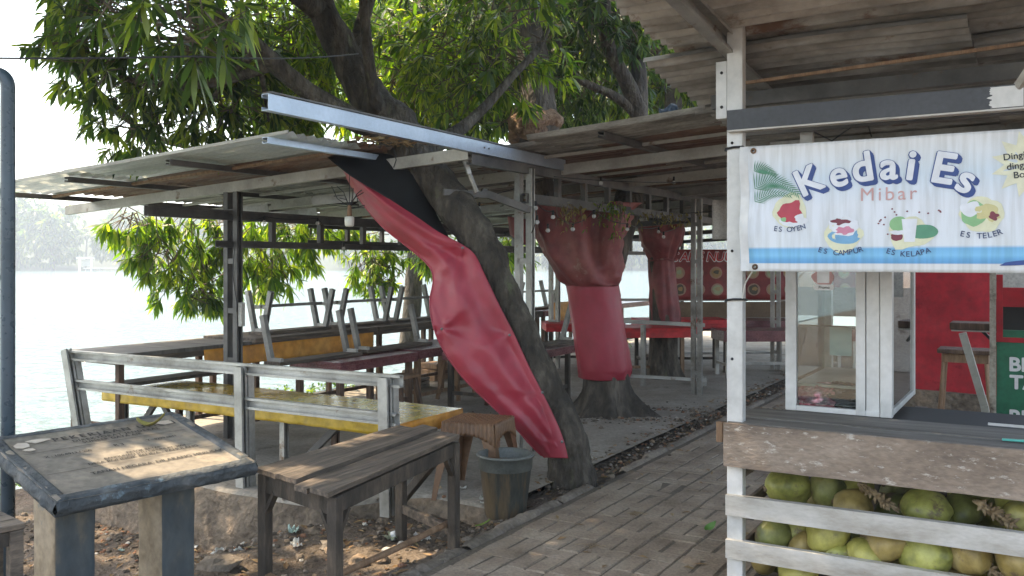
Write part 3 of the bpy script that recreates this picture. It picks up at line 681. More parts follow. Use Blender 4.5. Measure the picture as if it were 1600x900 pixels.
# ---- third wrapped tree
b3 = at(1037, 588, 11.7); b3.z = -.05
t3 = thing('slender_tree', b3, 'slimmer tree at the back of the terrace, its trunk bagged in a faded red sheet', 'tree')
mb = MB(); flared_trunk(mb, b3, [b3, at(1037, 560, 11.7), at(1037, 500, 11.7), at(1035, 430, 11.7)], [.20, .19, .18, .17], [(-2.0, .4, .8), (-.4, .4, 1), (2.4, .5, 1)], .14, .4, n=32)
limb(mb, [at(1035, 440, 11.7), at(1030, 350, 11.8), at(1050, 200, 12.2), at(1052, 100, 12), at(1060, 40, 11.6), at(1060, -60, 11.5)], [.17, .16, .13, .11, .09, .07], n=14)
limb(mb, [at(1052, 120, 12), at(1010, 60, 11.6), at(965, 10, 11.3), at(950, -50, 11)], [.08, .07, .06, .05], n=10)
mb.build('trunk', M['bark'], t3, smooth=True)
cl = e(1050, 60, 12.6, 1.4, .9, 1.2, 600, 61) + e(960, 110, 13.2, 1.6, .8, 1.2, 560, 62) + e(1020, 20, 11.2, .8, .6, .5, 70, 63)
leaf_mesh('crown', 'leaf', cl, t3, seed=8, ln=(.14, .21))

# ---- trees further back, right of the terrace and behind the stall
def plain_tree(x, y, h, rad, mat, n, sd, label, name='broadleaf_tree', tr=.14, ln=(.2, .3), group='trees at the back of the grounds'):
    base = Vector((x, y, -.1)); t = thing(name, base, label, 'tree', group)
    mb = MB(); rg = random.Random(sd); top = base + ZU * (h - rad * .8)
    limb(mb, [base, base + Vector((rg.uniform(-.2, .2), rg.uniform(-.2, .2), (h - rad) * .5)), top], [tr * 1.3, tr, tr * .7], n=10)
    for k in range(6):
        a = rg.uniform(0, 6.28); d = Vector((math.cos(a), math.sin(a), rg.uniform(.1, .8))) * rad * .8
        limb(mb, [top - ZU * rg.uniform(0, rad * .5), top + d * .5, top + d], [tr * .4, tr * .25, tr * .08], n=6, k=4)
    mb.build('trunk', M['bark'], t, smooth=True)
    leaf_mesh('crown', mat, cl_ellipsoid(base + ZU * (h - rad * .5), (rad, rad, rad * .75), n, sd, k=1.25), t, ln=ln, seed=sd, twig=False)
plain_tree(1.4, 16.5, 7.4, 3.3, 'leaf_l', 1150, 71, 'bright green tree close behind the shelter roof')
plain_tree(5.5, 17.5, 7.0, 3.2, 'leaf_l', 1000, 72, 'leafy tree behind the far red food banner')
plain_tree(8.5, 15.0, 5.6, 2.6, 'leaf', 700, 73, 'dark tree over the back of the red wall')
plain_tree(-1.8, 15.5, 7.0, 2.6, 'leaf_l', 800, 74, 'bright tree at the water edge behind the leaning trunk')

# ================================================================== RED SHEETS
tp = thing('red_tarp', at(800, 600, 6.1) - ZU * .3, 'long twisted red vinyl sheet nailed along the leaning mango trunk', 'tarp')
EL = [(530, 256), (548, 290), (572, 325), (602, 358), (645, 392), (672, 418), (677, 440), (672, 470), (676, 505), (692, 545), (722, 588), (762, 628), (805, 668), (828, 694), (850, 715)]
ER = [(533, 255), (572, 285), (610, 312), (650, 338), (685, 362), (722, 382), (742, 398), (758, 430), (782, 480), (805, 525), (828, 575), (850, 618), (868, 655), (880, 685), (888, 716)]
def lerp_list(Ls_, t):
    x = t * (len(Ls_) - 1); i = min(int(x), len(Ls_) - 2); f = x - i
    p = [Ls_[max(i - 1, 0)], Ls_[i], Ls_[i + 1], Ls_[min(i + 2, len(Ls_) - 1)]]
    return tuple(.5 * (2 * p[1][k] + (p[2][k] - p[0][k]) * f + (2 * p[0][k] - 5 * p[1][k] + 4 * p[2][k] - p[3][k]) * f * f + (3 * p[1][k] - p[0][k] - 3 * p[2][k] + p[3][k]) * f ** 3) for k in range(2))
def trunkY(py):
    for i in range(len(LT) - 1):
        if LT[i + 1][1] <= py <= LT[i][1]:
            f = (LT[i][1] - py) / (LT[i][1] - LT[i + 1][1]); return LT[i][2] + (LT[i + 1][2] - LT[i][2]) * f, (LT[i][3] + (LT[i + 1][3] - LT[i][3]) * f) / F * 6.3
    return (LT[0][2], .17) if py > LT[0][1] else (LT[-1][2], .2)
def trunkpx(py):
    for i in range(len(LT) - 1):
        if LT[i + 1][1] <= py <= LT[i][1]:
            f = (LT[i][1] - py) / (LT[i][1] - LT[i + 1][1]); return LT[i][0] + (LT[i + 1][0] - LT[i][0]) * f
    return LT[0][0] if py > LT[0][1] else LT[-1][0]
def ftarp(a, b_):
    l = lerp_list(EL, b_); r = lerp_list(ER, b_)
    px = l[0] + (r[0] - l[0]) * a; py = l[1] + (r[1] - l[1]) * a
    ty, tr_ = trunkY(r[1]); Yr = ty - tr_ * .80 - .02
    bel = math.sin(math.pi * min(1, a * 1.0)) * .5
    Y = Yr - .03 * bel + (1 - a) ** 2 * (.10 + .30 * max(0, 1 - b_ / .35))
    # folds: pulled from the nails
    fo = 0
    for (nx, ny, am, wv) in ((722, 385, .010, 7), (690, 515, .028, 7), (802, 520, .014, 7), (848, 615, .012, 7), (880, 700, .012, 7)):
        dx, dy = px - nx, py - ny; d = math.hypot(dx, dy) + 1
        fo += am * math.exp(-d / 75) * math.sin(math.atan2(dy, dx) * wv * .55 + nx) * min(1, d / 14)
    fo += .05 * math.exp(-((b_ - .40) / .05) ** 2) * math.sin(a * 6) + .035 * math.exp(-((a - .18) / .10) ** 2) * math.exp(-((b_ - .47) / .09) ** 2)
    fo += .018 * noise.noise(Vector((px * .018, py * .012, 0))) + .03 * math.exp(-((px - 825) ** 2 + (py - 668) ** 2) / 500)
    fo *= .55; fo += .010 * math.sin(a * 9 + b_ * 14) * math.exp(-((b_ - .27) / .12) ** 2) + .012 * math.sin(a * 13 - b_ * 9)
    fo += .010 * (.4 - abs(noise.noise(Vector((px * .016 + py * .012, py * .02 - px * .01, 5))))) + .006 * (.4 - abs(noise.noise(Vector((px * .05 + py * .03, py * .03 - px * .03, 9)))))
    for (nx, ny, kk) in ((722, 385, 2.2), (690, 515, 2.6), (802, 520, 2.0), (848, 615, 2.0), (880, 700, 2.4)):
        d_ = math.hypot(px - nx, py - ny) + 1; fo += .016 * math.exp(-d_ / 70) * min(1, d_ / 10) * (1 - abs(math.sin(math.atan2(py - ny, px - nx) * kk + nx))) ** 3
    Y -= fo; tpx = trunkpx(py); dx = (px - tpx) / F * 6.4; tq = tr_ if py > 300 else tr_
    ty2, tr2 = trunkY(py); tr2 += .012
    if abs(dx) < tr2: Y = min(Y, ty2 - math.sqrt(tr2 * tr2 - dx * dx) - .016)
    return at(px, py, Y)
mb = MB(); mb.grid(ftarp, 44, 130); mb.build('front_sheet', M['tarp'], tp, smooth=True, solid=.004)
# rolled hem along the lower edge
mb = MB(); mb.tube([ftarp(.0, i / 60) for i in range(6, 60)], .007, 6); mb.build('hem', M['tarp'], tp, smooth=True)
# back of the sheet: black lining folded up against the trunk
BL = [(512, 246), (548, 275), (590, 300), (630, 325), (672, 354), (700, 372)]
BR = [(520, 243), (600, 240), (650, 262), (668, 300), (682, 335), (700, 368)]
def fback(a, b_):
    l = lerp_list(BL, b_); r = lerp_list(BR, b_); px = l[0] + (r[0] - l[0]) * a; py = l[1] + (r[1] - l[1]) * a
    ty, tr_ = trunkY(py); Y = 6.62 + .18 * a + .02 * noise.noise(Vector((px * .03, py * .03, 2))) - .10 * b_
    if b_ > .5: Y = Y * (1 - (b_ - .5) * .2)+ (ty - tr_ - .03) * (b_ - .5) * .2
    return at(px, py, Y)
mb = MB(); mb.grid(fback, 24, 30); mb.build('black_lining', M['black_vinyl'], tp, smooth=True, solid=.004)
for (nx, ny) in ((722, 386), (690, 516), (796, 521), (847, 614), (880, 690), (640, 360)):
    for (a, b_) in [(i / 30, j / 100) for j in range(101) for i in range(31)]:
        pass
def tarp_nail(nx, ny):
    best = None
    for j in range(0, 131, 1):
        for i in range(0, 31):
            p = ftarp(i / 30, j / 130); px = 800 + p.x / p.y * F; py = 410 - (p.z - CAMH) / p.y * F
            d = (px - nx) ** 2 + (py - ny) ** 2
            if best is None or d < best[0]: best = (d, p)
    q = MB(); q.ball(best[1] + Vector((0, -.006, 0)), .010, 8, 6, (1, .6, 1)); q.build('nail', M['grey_wire'], tp, smooth=True)
for (nx, ny) in ((722, 386), (690, 516), (796, 521), (847, 614), (878, 690)): tarp_nail(nx, ny)
M['steel_nail'] = M['steel']

def wrap(mb, rows, n=48, fold=.02, seed=0, a0=0.0, a1=2 * math.pi, cleft=None):
    """rows: (px_left, px_right, py, Y, depth factor)"""
    def fn(a, b_):
        x = b_ * (len(rows) - 1); i = min(int(x), len(rows) - 2); f = x - i; f = f
        l, r, py, Y, dp = [rows[i][k] + (rows[i + 1][k] - rows[i][k]) * f for k in range(5)]
        c = at((l + r) / 2, py, Y); rx = (r - l) / 2 / F * Y; th = a0 + (a1 - a0) * a
        k = 1 + fold * 3 * noise.noise(Vector((math.cos(th) * 2.2 + seed, math.sin(th) * 2.2, b_ * 3))) + fold * .8 * math.sin(th * 7 + b_ * 5 + seed)
        k += fold * 1.6 * (1 - abs(math.sin(th * 4.5 + seed + 2 * noise.noise(Vector((th, b_ * 3, seed)))))) ** 3 - fold * 1.0 * abs(noise.noise(Vector((math.cos(th) * 3, math.sin(th) * 3 + seed, b_ * 9))))
        y = math.sin(th) * rx * dp * k; xx = math.cos(th) * rx * k
        if cleft and y < 0:
            q = math.exp(-((xx / rx - cleft) / .22) ** 2) * b_
            y += q * rx * .8 * dp
        return c + Vector((xx, y, 0))
    mb.grid(fn, n, 36)
w2 = thing('red_tarp', at(925, 585, 8.95), 'red vinyl sleeve and flared upper sheet wrapped on the forked trunk mid terrace', 'tarp')
mb = MB(); wrap(mb, [(905, 983, 590, 8.95, 1.0), (903, 986, 575, 8.95, 1.0), (893, 975, 500, 8.95, 1.0), (884, 966, 440, 8.95, 1.0), (884, 966, 418, 8.95, 1.0)][::1], fold=.022)
mb.build('lower_sleeve', M['tarp'], w2, smooth=True, solid=.004)
mb = MB(); wrap(mb, [(884, 967, 446, 8.95, 1.12), (876, 970, 438, 8.95, 1.22), (864, 972, 420, 8.95, 1.2), (846, 975, 395, 8.95, 1.0), (836, 982, 362, 8.95, .9), (832, 990, 330, 8.95, .8), (832, 992, 318, 8.95, .8)], fold=.055, seed=4, cleft=.25)
mb.build('upper_sheet', M['tarp_dusty'], w2, smooth=True, solid=.004)
mb = MB(); mb.grid(lambda a, b_: at(793 + a * 38 + 4 * b_, 338 + a * 6 + b_ * (20 + 22 * (1 - abs(a - .6))), 8.7 - .1 * math.sin(a * 5)), 8, 8); mb.build('loose_corner', M['tarp_dusty'], w2, smooth=True, solid=.004)
w3 = thing('red_tarp', at(1030, 505, 11.6), 'faded crumpled red sheet tied at its waist on the slimmer trunk at the back', 'tarp')
mb = MB(); wrap(mb, [(1019, 1062, 508, 11.7, 1), (1014, 1060, 470, 11.7, 1), (1013, 1056, 430, 11.7, 1), (1016, 1052, 406, 11.7, 1), (1004, 1060, 385, 11.7, 1), (998, 1066, 362, 11.7, 1), (1003, 1066, 346, 11.7, 1)], fold=.07, seed=9)
mb.build('sleeve', M['tarp_dusty'], w3, smooth=True, solid=.004)
mb = MB(); mb.tube([at(1034, 406, 11.7) + Vector((math.cos(a) * .17, math.sin(a) * .17, .01 * math.sin(3 * a))) for a in np.linspace(0, 6.2, 20)], .012, 6); mb.build('tie', M['tarp_dusty'], w3, smooth=True)
# ================================================================== LETTERING
_gl = {}
def glyphs(body, bold=0.0, shear=0.0, spacing=1.0, res=6):
    key = (body, bold, shear, spacing)
    if key in _gl: return _gl[key]
    c = bpy.data.curves.new('lettering', 'FONT'); c.body = body; c.size = 1.0; c.offset = bold; c.shear = shear; c.space_character = spacing
    c.resolution_u = res; c.fill_mode = 'BOTH'
    o = bpy.data.objects.new('lettering', c); col.objects.link(o); dg = bpy.context.evaluated_depsgraph_get(); dg.update()
    me = bpy.data.meshes.new_from_object(o.evaluated_get(dg))
    vs = [(v.co.x, v.co.y) for v in me.vertices]; fs = [tuple(p.vertices) for p in me.polygons]
    bpy.data.objects.remove(o); bpy.data.curves.remove(c); bpy.data.meshes.remove(me)
    if vs: w_ = max(v[0] for v in vs); x0 = min(v[0] for v in vs)
    else: w_ = x0 = 0
    _gl[key] = (vs, fs, x0, w_); return _gl[key]
def write(mb, body, mapf, x, y, size, rot=0.0, bold=0.0, shear=0.0, center=False, mi=0, width=None, off=0.0, spacing=1.0):
    """adds flat letters to mb; mapf(u, v, off) maps the sign's own plane to the world"""
    if bold:
        sz_ = size
        for k in range(8):
            th = k * math.pi / 4
            write(mb, body, mapf, x + math.cos(th) * bold * sz_ * .9, y + math.sin(th) * bold * sz_ * .9, size, rot, 0.0, shear, center, mi, width, off + .00004 * k, spacing)
        write(mb, body, mapf, x, y, size, rot, 0.0, shear, center, mi, width, off + .0004, spacing); return
    vs, fs, x0, x1 = glyphs(body, 0.0, shear, spacing)
    sx = size if width is None else width / max(1e-6, (x1 - x0))
    cx = (x0 + x1) / 2 if center else x0
    ca, sa = math.cos(rot), math.sin(rot); out = []
    for (a, b_) in vs:
        p = (a - cx) * sx; q = b_ * size; out.append(mapf(x + p * ca - q * sa, y + p * sa + q * ca, off))
    mb.add(out, fs, mi)
def poly(mb, pts, mapf, off=0.0, mi=0):
    mb.add([mapf(a, b_, off) for a, b_ in pts], [tuple(range(len(pts)))], mi)
def disc(mb, cx, cy, rx, ry, mapf, off=0.0, mi=0, n=20, wob=0.0, rot=0.0, seed=0.0):
    rings = [(0, 0)]; vs = [mapf(cx, cy, off)]; fs = []
    for k in (1, 2, 3):
        for j in range(n):
            th = 2 * math.pi * j / n; q = k / 3 * (1 + (wob * noise.noise(Vector((math.cos(th) * 1.5 + seed, math.sin(th) * 1.5, seed))) if k == 3 else 0))
            a = math.cos(th) * rx * q; b_ = math.sin(th) * ry * q
            vs.append(mapf(cx + a * math.cos(rot) - b_ * math.sin(rot), cy + a * math.sin(rot) + b_ * math.cos(rot), off))
    for j in range(n):
        fs.append((0, 1 + j, 1 + (j + 1) % n))
        for k in (0, 1): fs.append((1 + k * n + j, 1 + (k + 1) * n + j, 1 + (k + 1) * n + (j + 1) % n, 1 + k * n + (j + 1) % n))
    mb.add(vs, fs, mi)

# ================================================================== FURNITURE ON THE TERRACE
def table(name, s0, s1, r0, r1, z, label, cat, group=None, top='wood_grey', legm='wood_post', thick=.03, apron=.06, apm=None, leg=.045, frame=(U, V, P2), planks=1, inset=.04, stretch=True, gz=0.0, legs=True, bev=.003):
    ex, ey, o0 = frame
    Q = lambda a, b_, c: o0 + ex * a + ey * b_ + ZU * c
    t = thing(name, Q((s0 + s1) / 2, (r0 + r1) / 2, gz), label, cat, group)
    mb = MB(); n = planks; wd = (r1 - r0) / n
    for k in range(n):
        mb.box(Q((s0 + s1) / 2, r0 + wd * (k + .5), z - thick / 2), s1 - s0, wd - (.006 if n > 1 else 0), thick, ex, ey)
    mb.build('table_top', M[top], t, bevel=bev)
    if apron:
        mb = MB()
        for r_ in (r0 + .012, r1 - .012): mb.box(Q((s0 + s1) / 2, r_, z - thick - apron / 2), s1 - s0 - .002, .02, apron, ex, ey)
        for s_ in (s0 + .012, s1 - .012): mb.box(Q(s_, (r0 + r1) / 2, z - thick - apron / 2), .02, r1 - r0 - .046, apron, ex, ey)
        mb.build('apron', M[apm or top], t, bevel=.002)
    if legs:
        for s_ in (s0 + inset + leg / 2, s1 - inset - leg / 2):
            for r_ in (r0 + inset + leg / 2, r1 - inset - leg / 2):
                mb = MB(); mb.beam(Q(s_, r_, gz), Q(s_, r_, z - thick), leg, leg, up=ey); mb.build('leg', M[legm], t, bevel=.003)
        if stretch:
            mb = MB(); mb.beam(Q(s0 + inset, r1 - inset - leg / 2, gz + .14), Q(s1 - inset, r1 - inset - leg / 2, gz + .14), .022, .035)
            mb.build('stretcher', M[legm], t)
            mb = MB(); mb.beam(Q(s0 + inset + leg / 2, r0 + inset, gz + .17), Q(s0 + inset + leg / 2, r1 - inset, gz + .17), .022, .035); mb.build('stretcher', M[legm], t)
    return t
# yellow covered long low table
t = thing('long_low_table', L(-1.2, -1.55, 0), 'long low table covered in glossy yellow vinyl behind the grey rail', 'table')
mb = MB(); mb.grid(lambda a, b_: L(-1.57 + b_ * .72, -3.08 + a * 3.06, .462 + .003 * nz(a * 3, b_, 3) + .002 * math.sin(a * 40) * nz(a, b_, 2)), 90, 14); mb.build('vinyl_cover', M['yellow'], t, smooth=True)
mb = MB(); mb.box(L(-1.21, -1.55, .425), .70, 3.04, .06, U, V); mb.build('table_top', M['wood_dark'], t)
mb = MB(); mb.grid(lambda a, b_: L(-1.573 - .004 * b_ - .006 * b_ * math.sin(a * 60 + 3 * math.sin(a * 17)), -3.08 + a * 3.06, .462 - b_ * (.088 + .012 * nz(a * 3, 0, 1.3))), 120, 5, flip=True); mb.build('vinyl_skirt', M['yellow_side'], t, smooth=True, solid=.002)
mb = MB(); mb.grid(lambda a, b_: L(-1.57 + a * .72, -.018 + .003 * b_, .462 - b_ * .10), 8, 3, flip=True)
mb.build('vinyl_skirt', M['orange'], t, smooth=True, solid=.002)
for r_ in (-2.95, -2.15, -1.15, -.30):
    for s_ in (-1.46, -.92):
        mb = MB(); mb.chan(L(s_, r_, 0), L(s_, r_, .39), .045, .05, side=1, up=U); mb.build('leg', M['steel' if s_ < -1 else 'wood_post'], t)
for (ra, rb) in ((-1.02, -.62), (-2.85, -2.55), (-2.20, -2.48)):
    mb = MB(); mb.beam(L(-1.46, ra, .05), L(-1.46, rb, .39), .03, .045); mb.build('diagonal_brace', M['steel_d'], t)
# grey railing of channels
rl = thing('metal_rail', L(-1.86, -1.3, 0), 'low grey rail of steel channels along the terrace edge in front of the yellow table', 'railing')
mb = MB(); mb.chan(L(-1.90, -2.98, .775), L(-1.90, .25, .79), .04, .075, side=-1); mb.build('rail', M['steel'], rl)
mb = MB(); mb.chan(L(-1.90, -2.92, .555), L(-1.90, .22, .56), .04, .075, side=-1); mb.build('rail', M['steel'], rl)
for (r_, rt, z0, zt) in ((-2.80, -3.02, -.0, .82), (-1.07, -1.09, -.02, .80), (.16, .14, -.02, .81)):
    mb = MB(); mb.chan(L(-1.925, r_, z0), L(-1.925, rt, zt), .07, .05, side=1, up=U); mb.chan(L(-1.865, r_ + .01, z0), L(-1.865, rt + .01, zt - .02), .06, .05, side=-1, up=U)
    mb.build('post', M['steel'], rl)
# lakeside counter in segments
cf = (U, V, P2)
seg = [(-1.63, -.22, 'bare grey counter table at the near end of the lakeside row', 'counter'), (-.18, 1.6, 'lakeside counter table with an orange cloth hung along its front, behind the left post', 'wood_grey'), (1.64, 3.4, 'lakeside counter table of bare dark wood under the third upturned bench', 'wood_grey'),
       (3.44, 5.4, 'lakeside counter table behind the leaning red wrapped trunk', 'wood_dark'), (5.45, 7.4, 'lakeside counter table with an orange cover, seen between the two front trunks', 'maroon'), (7.5, 9.8, 'farthest lakeside counter table with a maroon top', 'maroon')]
for i, (a, b_, lb, mt) in enumerate(seg):
    tb = table('counter_table', a, b_, -3.52, -2.80, .765 if i == 0 else .785, lb, 'table', 'counter tables along the water', top=mt, legm='wood_post', thick=.035, apron=.05, apm='wood_grey' if i < 3 else mt, planks=3, leg=.05)
    if i == 0:
        mb = MB(); mb.box(L((a + b_) / 2, -2.98, .50), b_ - a - .1, .22, .03, U, V); mb.build('lower_shelf', M['wood_dark'], tb, bevel=.003)
def cloth(name, s0, s1, z0, z1, r_, lb, mat='orange'):
    mb = MB(); mb.grid(lambda a, b_: L(s0 + a * (s1 - s0), r_ + .012 * math.sin(a * 23 + 2 * math.sin(a * 9)) * b_ + .01 * b_, z0 - b_ * (z0 - z1) * (1 + .12 * noise.noise(Vector((a * 5, 1, s0))))), 80, 8, flip=True)
    o = mb.build(name, M[mat], smooth=True, solid=.003); return tag(o, lb, 'cloth')
cloth('table_cloth', -.80, 1.50, .735, .565, -2.775, 'orange vinyl cloth hanging along the front of the lakeside counter')
cloth('table_cloth', 5.6, 6.9, .90, .60, -2.77, 'small orange red cover over the counter seen beside the forked trunk')
# red topped tables
table('low_table', -.05, 1.10, -2.5, -1.87, .60, 'maroon topped table behind the yellow table, carrying the nearest upturned bench', 'table', 'maroon vinyl topped tables', top='maroon', legm='wood_post', apron=.06, apm='maroon', leg=.055, stretch=True)
table('low_table', 1.15, 2.4, -2.53, -1.90, .61, 'maroon topped table, second in the row beside the lakeside counter', 'table', 'maroon vinyl topped tables', top='maroon', legm='wood_tan', apron=.06, apm='maroon', leg=.055)
table('low_table', 1.33, 2.72, -1.74, -.92, .585, 'dark maroon table partly hidden behind the red sheet on the leaning trunk', 'table', 'maroon vinyl topped tables', top='maroon', legm='wood_dark', apron=.05, apm='maroon', leg=.05)
# stools pushed in under the tables
for i, (s_, r_, lb) in enumerate(((.55, -1.66, 'brown stool legs pushed under the nearest maroon table'), (2.05, -2.05, 'brown stool under the second maroon table'), (1.95, -1.35, 'dark stool pushed under the maroon table behind the red sheet'), (2.6, -1.9, 'brown stool behind the dark maroon table'))):
    st = thing('wooden_stool', L(s_, r_, 0), lb, 'stool', 'wooden stools under the terrace tables')
    mb = MB(); mb.box(L(s_, r_, .43), .3, .24, .025, U, V); mb.build('seat', M['wood_tan'], st, bevel=.003)
    for a in (-1, 1):
        for b_ in (-1, 1):
            mb = MB(); mb.beam(L(s_ + a * .17, r_ + b_ * .14, 0), L(s_ + a * .11, r_ + b_ * .08, .42), .035, .035, up=V); mb.build('leg', M['wood_tan' if i % 2 else 'wood_post'], st)
# upturned benches
def bench_up(s0, s1, r_, z, lb, both=True, lean=.10, wd=.20, ht=.40, mat='steel_bench'):
    t = thing('upturned_bench', L((s0 + s1) / 2, r_, z), lb, 'bench', 'benches turned upside down on the tables')
    mb = MB(); mb.box(L((s0 + s1) / 2, r_, z + .015), s1 - s0, wd, .03, U, V); mb.build('seat', M['wood_grey'], t, bevel=.003)
    for k, s_ in enumerate((s0 + .05, s1 - .05)):
        for sg in ((-1, 1) if both else (-1,)):
            mb = MB(); mb.chan(L(s_, r_ + sg * wd * .30, z + .03), L(s_, r_ + sg * (wd * .30 + lean), z + .03 + ht), .05, .045, side=sg, up=U); mb.build('leg', M[mat], t)
        mb = MB(); mb.beam(L(s_, r_ - wd * .34, z + .045), L(s_, r_ + wd * .34, z + .045), .04, .03); 
        if both:
            mb.build('cross_bar', M['steel_pale'], t); mb = MB(); mb.beam(L(s_ + .03, r_ - wd * .30 - lean * .6, z + .03 + ht * .6), L(s_ + .03, r_ + wd * .30 + lean * .6, z + .03 + ht * .6), .02, .035)
        mb.build('cross_bar', M['steel_pale'], t)
    if both:
        mb = MB(); mb.beam(L(s0 + .05, r_, z + .03 + ht * .62), L(s1 - .05, r_, z + .03 + ht * .62), .025, .03); mb.build('long_stretcher', M['steel_bench'], t)
bench_up(.12, 1.10, -3.12, .787, 'upturned grey bench on the orange clothed counter, nearest the left post')
bench_up(1.22, 2.10, -3.12, .787, 'upturned grey bench, second on the lakeside counter, left of the red sheet')
bench_up(2.20, 3.15, -3.12, .787, 'upturned grey bench, third on the lakeside counter, half behind the red sheet')
bench_up(-.52, .57, -2.24, .602, 'upturned bench with its legs leaning left on the nearest maroon table', both=False)
bench_up(.64, 1.72, -2.24, .612, 'upturned bench with legs leaning left across the first and second maroon tables', both=False)
bench_up(2.0, 3.0, -1.15, .587, 'upturned bench on the dark maroon table, right of the leaning trunk', both=False, lean=-.12, ht=.42)
bench_up(5.0, 6.2, -3.1, .787, 'upturned bench on the counter seen between the two front trunks')
# tables right of the forked trunk
fx = (Vector((1, .06, 0)).normalized(), Vector((-.06, 1, 0)).normalized(), Vector((0, 0, 0)))
table('cloth_table', 1.55, 2.98, 10.92, 11.6, .69, 'table with a bright red cloth top, right of the forked trunk', 'table', 'red clothed tables', top='red_cloth', legm='wood_tan', thick=.05, apron=.07, apm='red_cloth', frame=fx, leg=.05)
table('cloth_table', 2.45, 3.7, 11.95, 12.6, .72, 'second red clothed table, behind the white stall post', 'table', 'red clothed tables', top='red_cloth', legm='wood_dark', thick=.05, apron=.07, apm='red_cloth', frame=fx, leg=.05)
table('cloth_table', 1.2, 2.3, 12.2, 12.9, .66, 'third red clothed table, behind the slimmer wrapped trunk', 'table', 'red clothed tables', top='red_cloth', legm='wood_dark', thick=.05, apron=.06, apm='red_cloth', frame=fx, leg=.05)
table('maroon_table', 3.1, 4.9, 12.6, 13.3, .66, 'long maroon table below the brown panel at the back', 'table', top='maroon', legm='steel', thick=.04, apron=.1, apm='maroon', frame=fx, leg=.05)
table('maroon_table', 3.4, 5.2, 11.3, 11.9, .62, 'long maroon table left of the glass cabinet', 'table', top='maroon', legm='steel', thick=.04, apron=.1, apm='maroon', frame=fx, leg=.05)
rl = thing('metal_rail', at(1010, 590, 10.9) * 1.0, 'small grey metal frame in front of the red clothed table', 'railing'); 
mb = MB(); mb.chan(at(936, 500, 10.85), at(1101, 508, 10.85), .05, .045); mb.build('rail', M['steel_pale'], rl)
mb = MB(); mb.chan(at(962, 586, 10.85), at(1104, 594, 10.85), .05, .035); mb.build('rail', M['steel_pale'], rl)
for px in (1005, 1100): 
    mb = MB(); a = at(px, 503, 10.87); mb.chan(Vector((a.x, a.y, 0)), Vector((a.x, a.y, .74 if px < 1050 else .12)), .05, .05, up=U); mb.build('post', M['steel'], rl)
# back wall panels: brown cloth between pale rails
bk = thing('back_fence', Vector((3.6, 14.0, 0)), 'low fence of brown panels between pale rails below the red food banner', 'fence')
mb = MB(); mb.box((4.3, 14.02, .75), 4.0, .02, .27, fx[0], fx[1]); mb.build('panel', pm('brown_panel', [(.16, .10, .06), (.24, .16, .10)], 3, rough=.8, bump=.1), bk)
for z in (.62, .92): 
    mb = MB(); mb.beam((1.4, 13.9, z), (6.3, 14.1, z), .05, .04); mb.build('rail', M['steel_pale'], bk)
for x in (1.6, 2.6, 3.6, 4.6, 5.6):
    mb = MB(); mb.beam((x, 14.06, 0), (x, 14.06, 1.9), .05, .05, up=V); mb.build('post', M['steel_d'], bk)
# far red food banner
fb = thing('food_banner', Vector((3.9, 13.9, .95)), 'red food menu banner with round dish pictures, hung at the back of the terrace', 'banner')
def FB(u, v, off=0.0): return Vector((2.45 + u, 13.86 + .06 * u - off + .015 * math.sin(u * 7), .92 + v))
mb = MB(); mb.grid(lambda a, b_: FB(a * 3.2, b_ * .78), 40, 8, flip=False); fbc = mb.build('cloth', pm('red_banner_print', [(.22, .03, .03), (.34, .05, .045)], 2, rough=.6, bump=.05, fine=8), fb, smooth=True, solid=.002)
mb = MB()
for ch, px in (('C', 1044), ('A', 1059), ('F', 1073), ('E', 1087), ('N', 1102), ('U', 1117), ('U', 1131), ('U', 1158), ('U', 1171)):
    write(mb, ch, FB, (px - 1047) / 100 * 1.0 * .985 + .02, .595, .21, bold=.05, shear=.2, off=.012)
mb.build('lettering', M['white'], fbc)
mb = MB()
for ch, px in (('C', 1044), ('A', 1059), ('F', 1073), ('E', 1087), ('N', 1102), ('U', 1117), ('U', 1131), ('U', 1158), ('U', 1171)):
    write(mb, ch, FB, (px - 1047) / 100 * 1.0 * .985 + .027, .602, .195, bold=.012, shear=.2, off=.016)
mb.build('lettering', flat('banner_bright_red', (.55, .02, .02), .6), fbc)
dish_ring = flat('dish_ring', (.42, .24, .17), .6)
dish = [flat('dish_a', (.42, .30, .16)), flat('dish_b', (.35, .38, .22)), flat('dish_c', (.40, .24, .10)), flat('dish_d', (.10, .08, .05)), flat('dish_e', (.5, .48, .42))]
k = 0
for row_, y_ in ((0, .42), (1, .16)):
    for i in range(11):
        x = .13 + i * .29 + .02 * row_
        mb = MB(); disc(mb, x, y_, .10, .095, FB, .012, 0, 16); disc(mb, x, y_, .078, .072, FB, .015, 1 , 14, wob=.3, seed=i); disc(mb, x + .01, y_ + .01, .045, .03, FB, .018, 2, 10, wob=.6, seed=i + 4)
        mb.build('dish_picture', [dish_ring, dish[k % 4], dish[(k * 3 + 1) % 4]], fbc); k += 1
# grey sheet hanging at the roof between the shelters
mb = MB(); mb.grid(lambda a, b_: at(1113 + a * 55, 312 + b_ * 62, 9.6 + .1 * a) + Vector((0, .03 * math.sin(a * 9), 0)), 12, 6); tag(mb.build('plastic_sheet', M['cream'].copy(), smooth=True, solid=.003), 'dull grey plastic sheet hanging under the roof left of the white post', 'sheet')

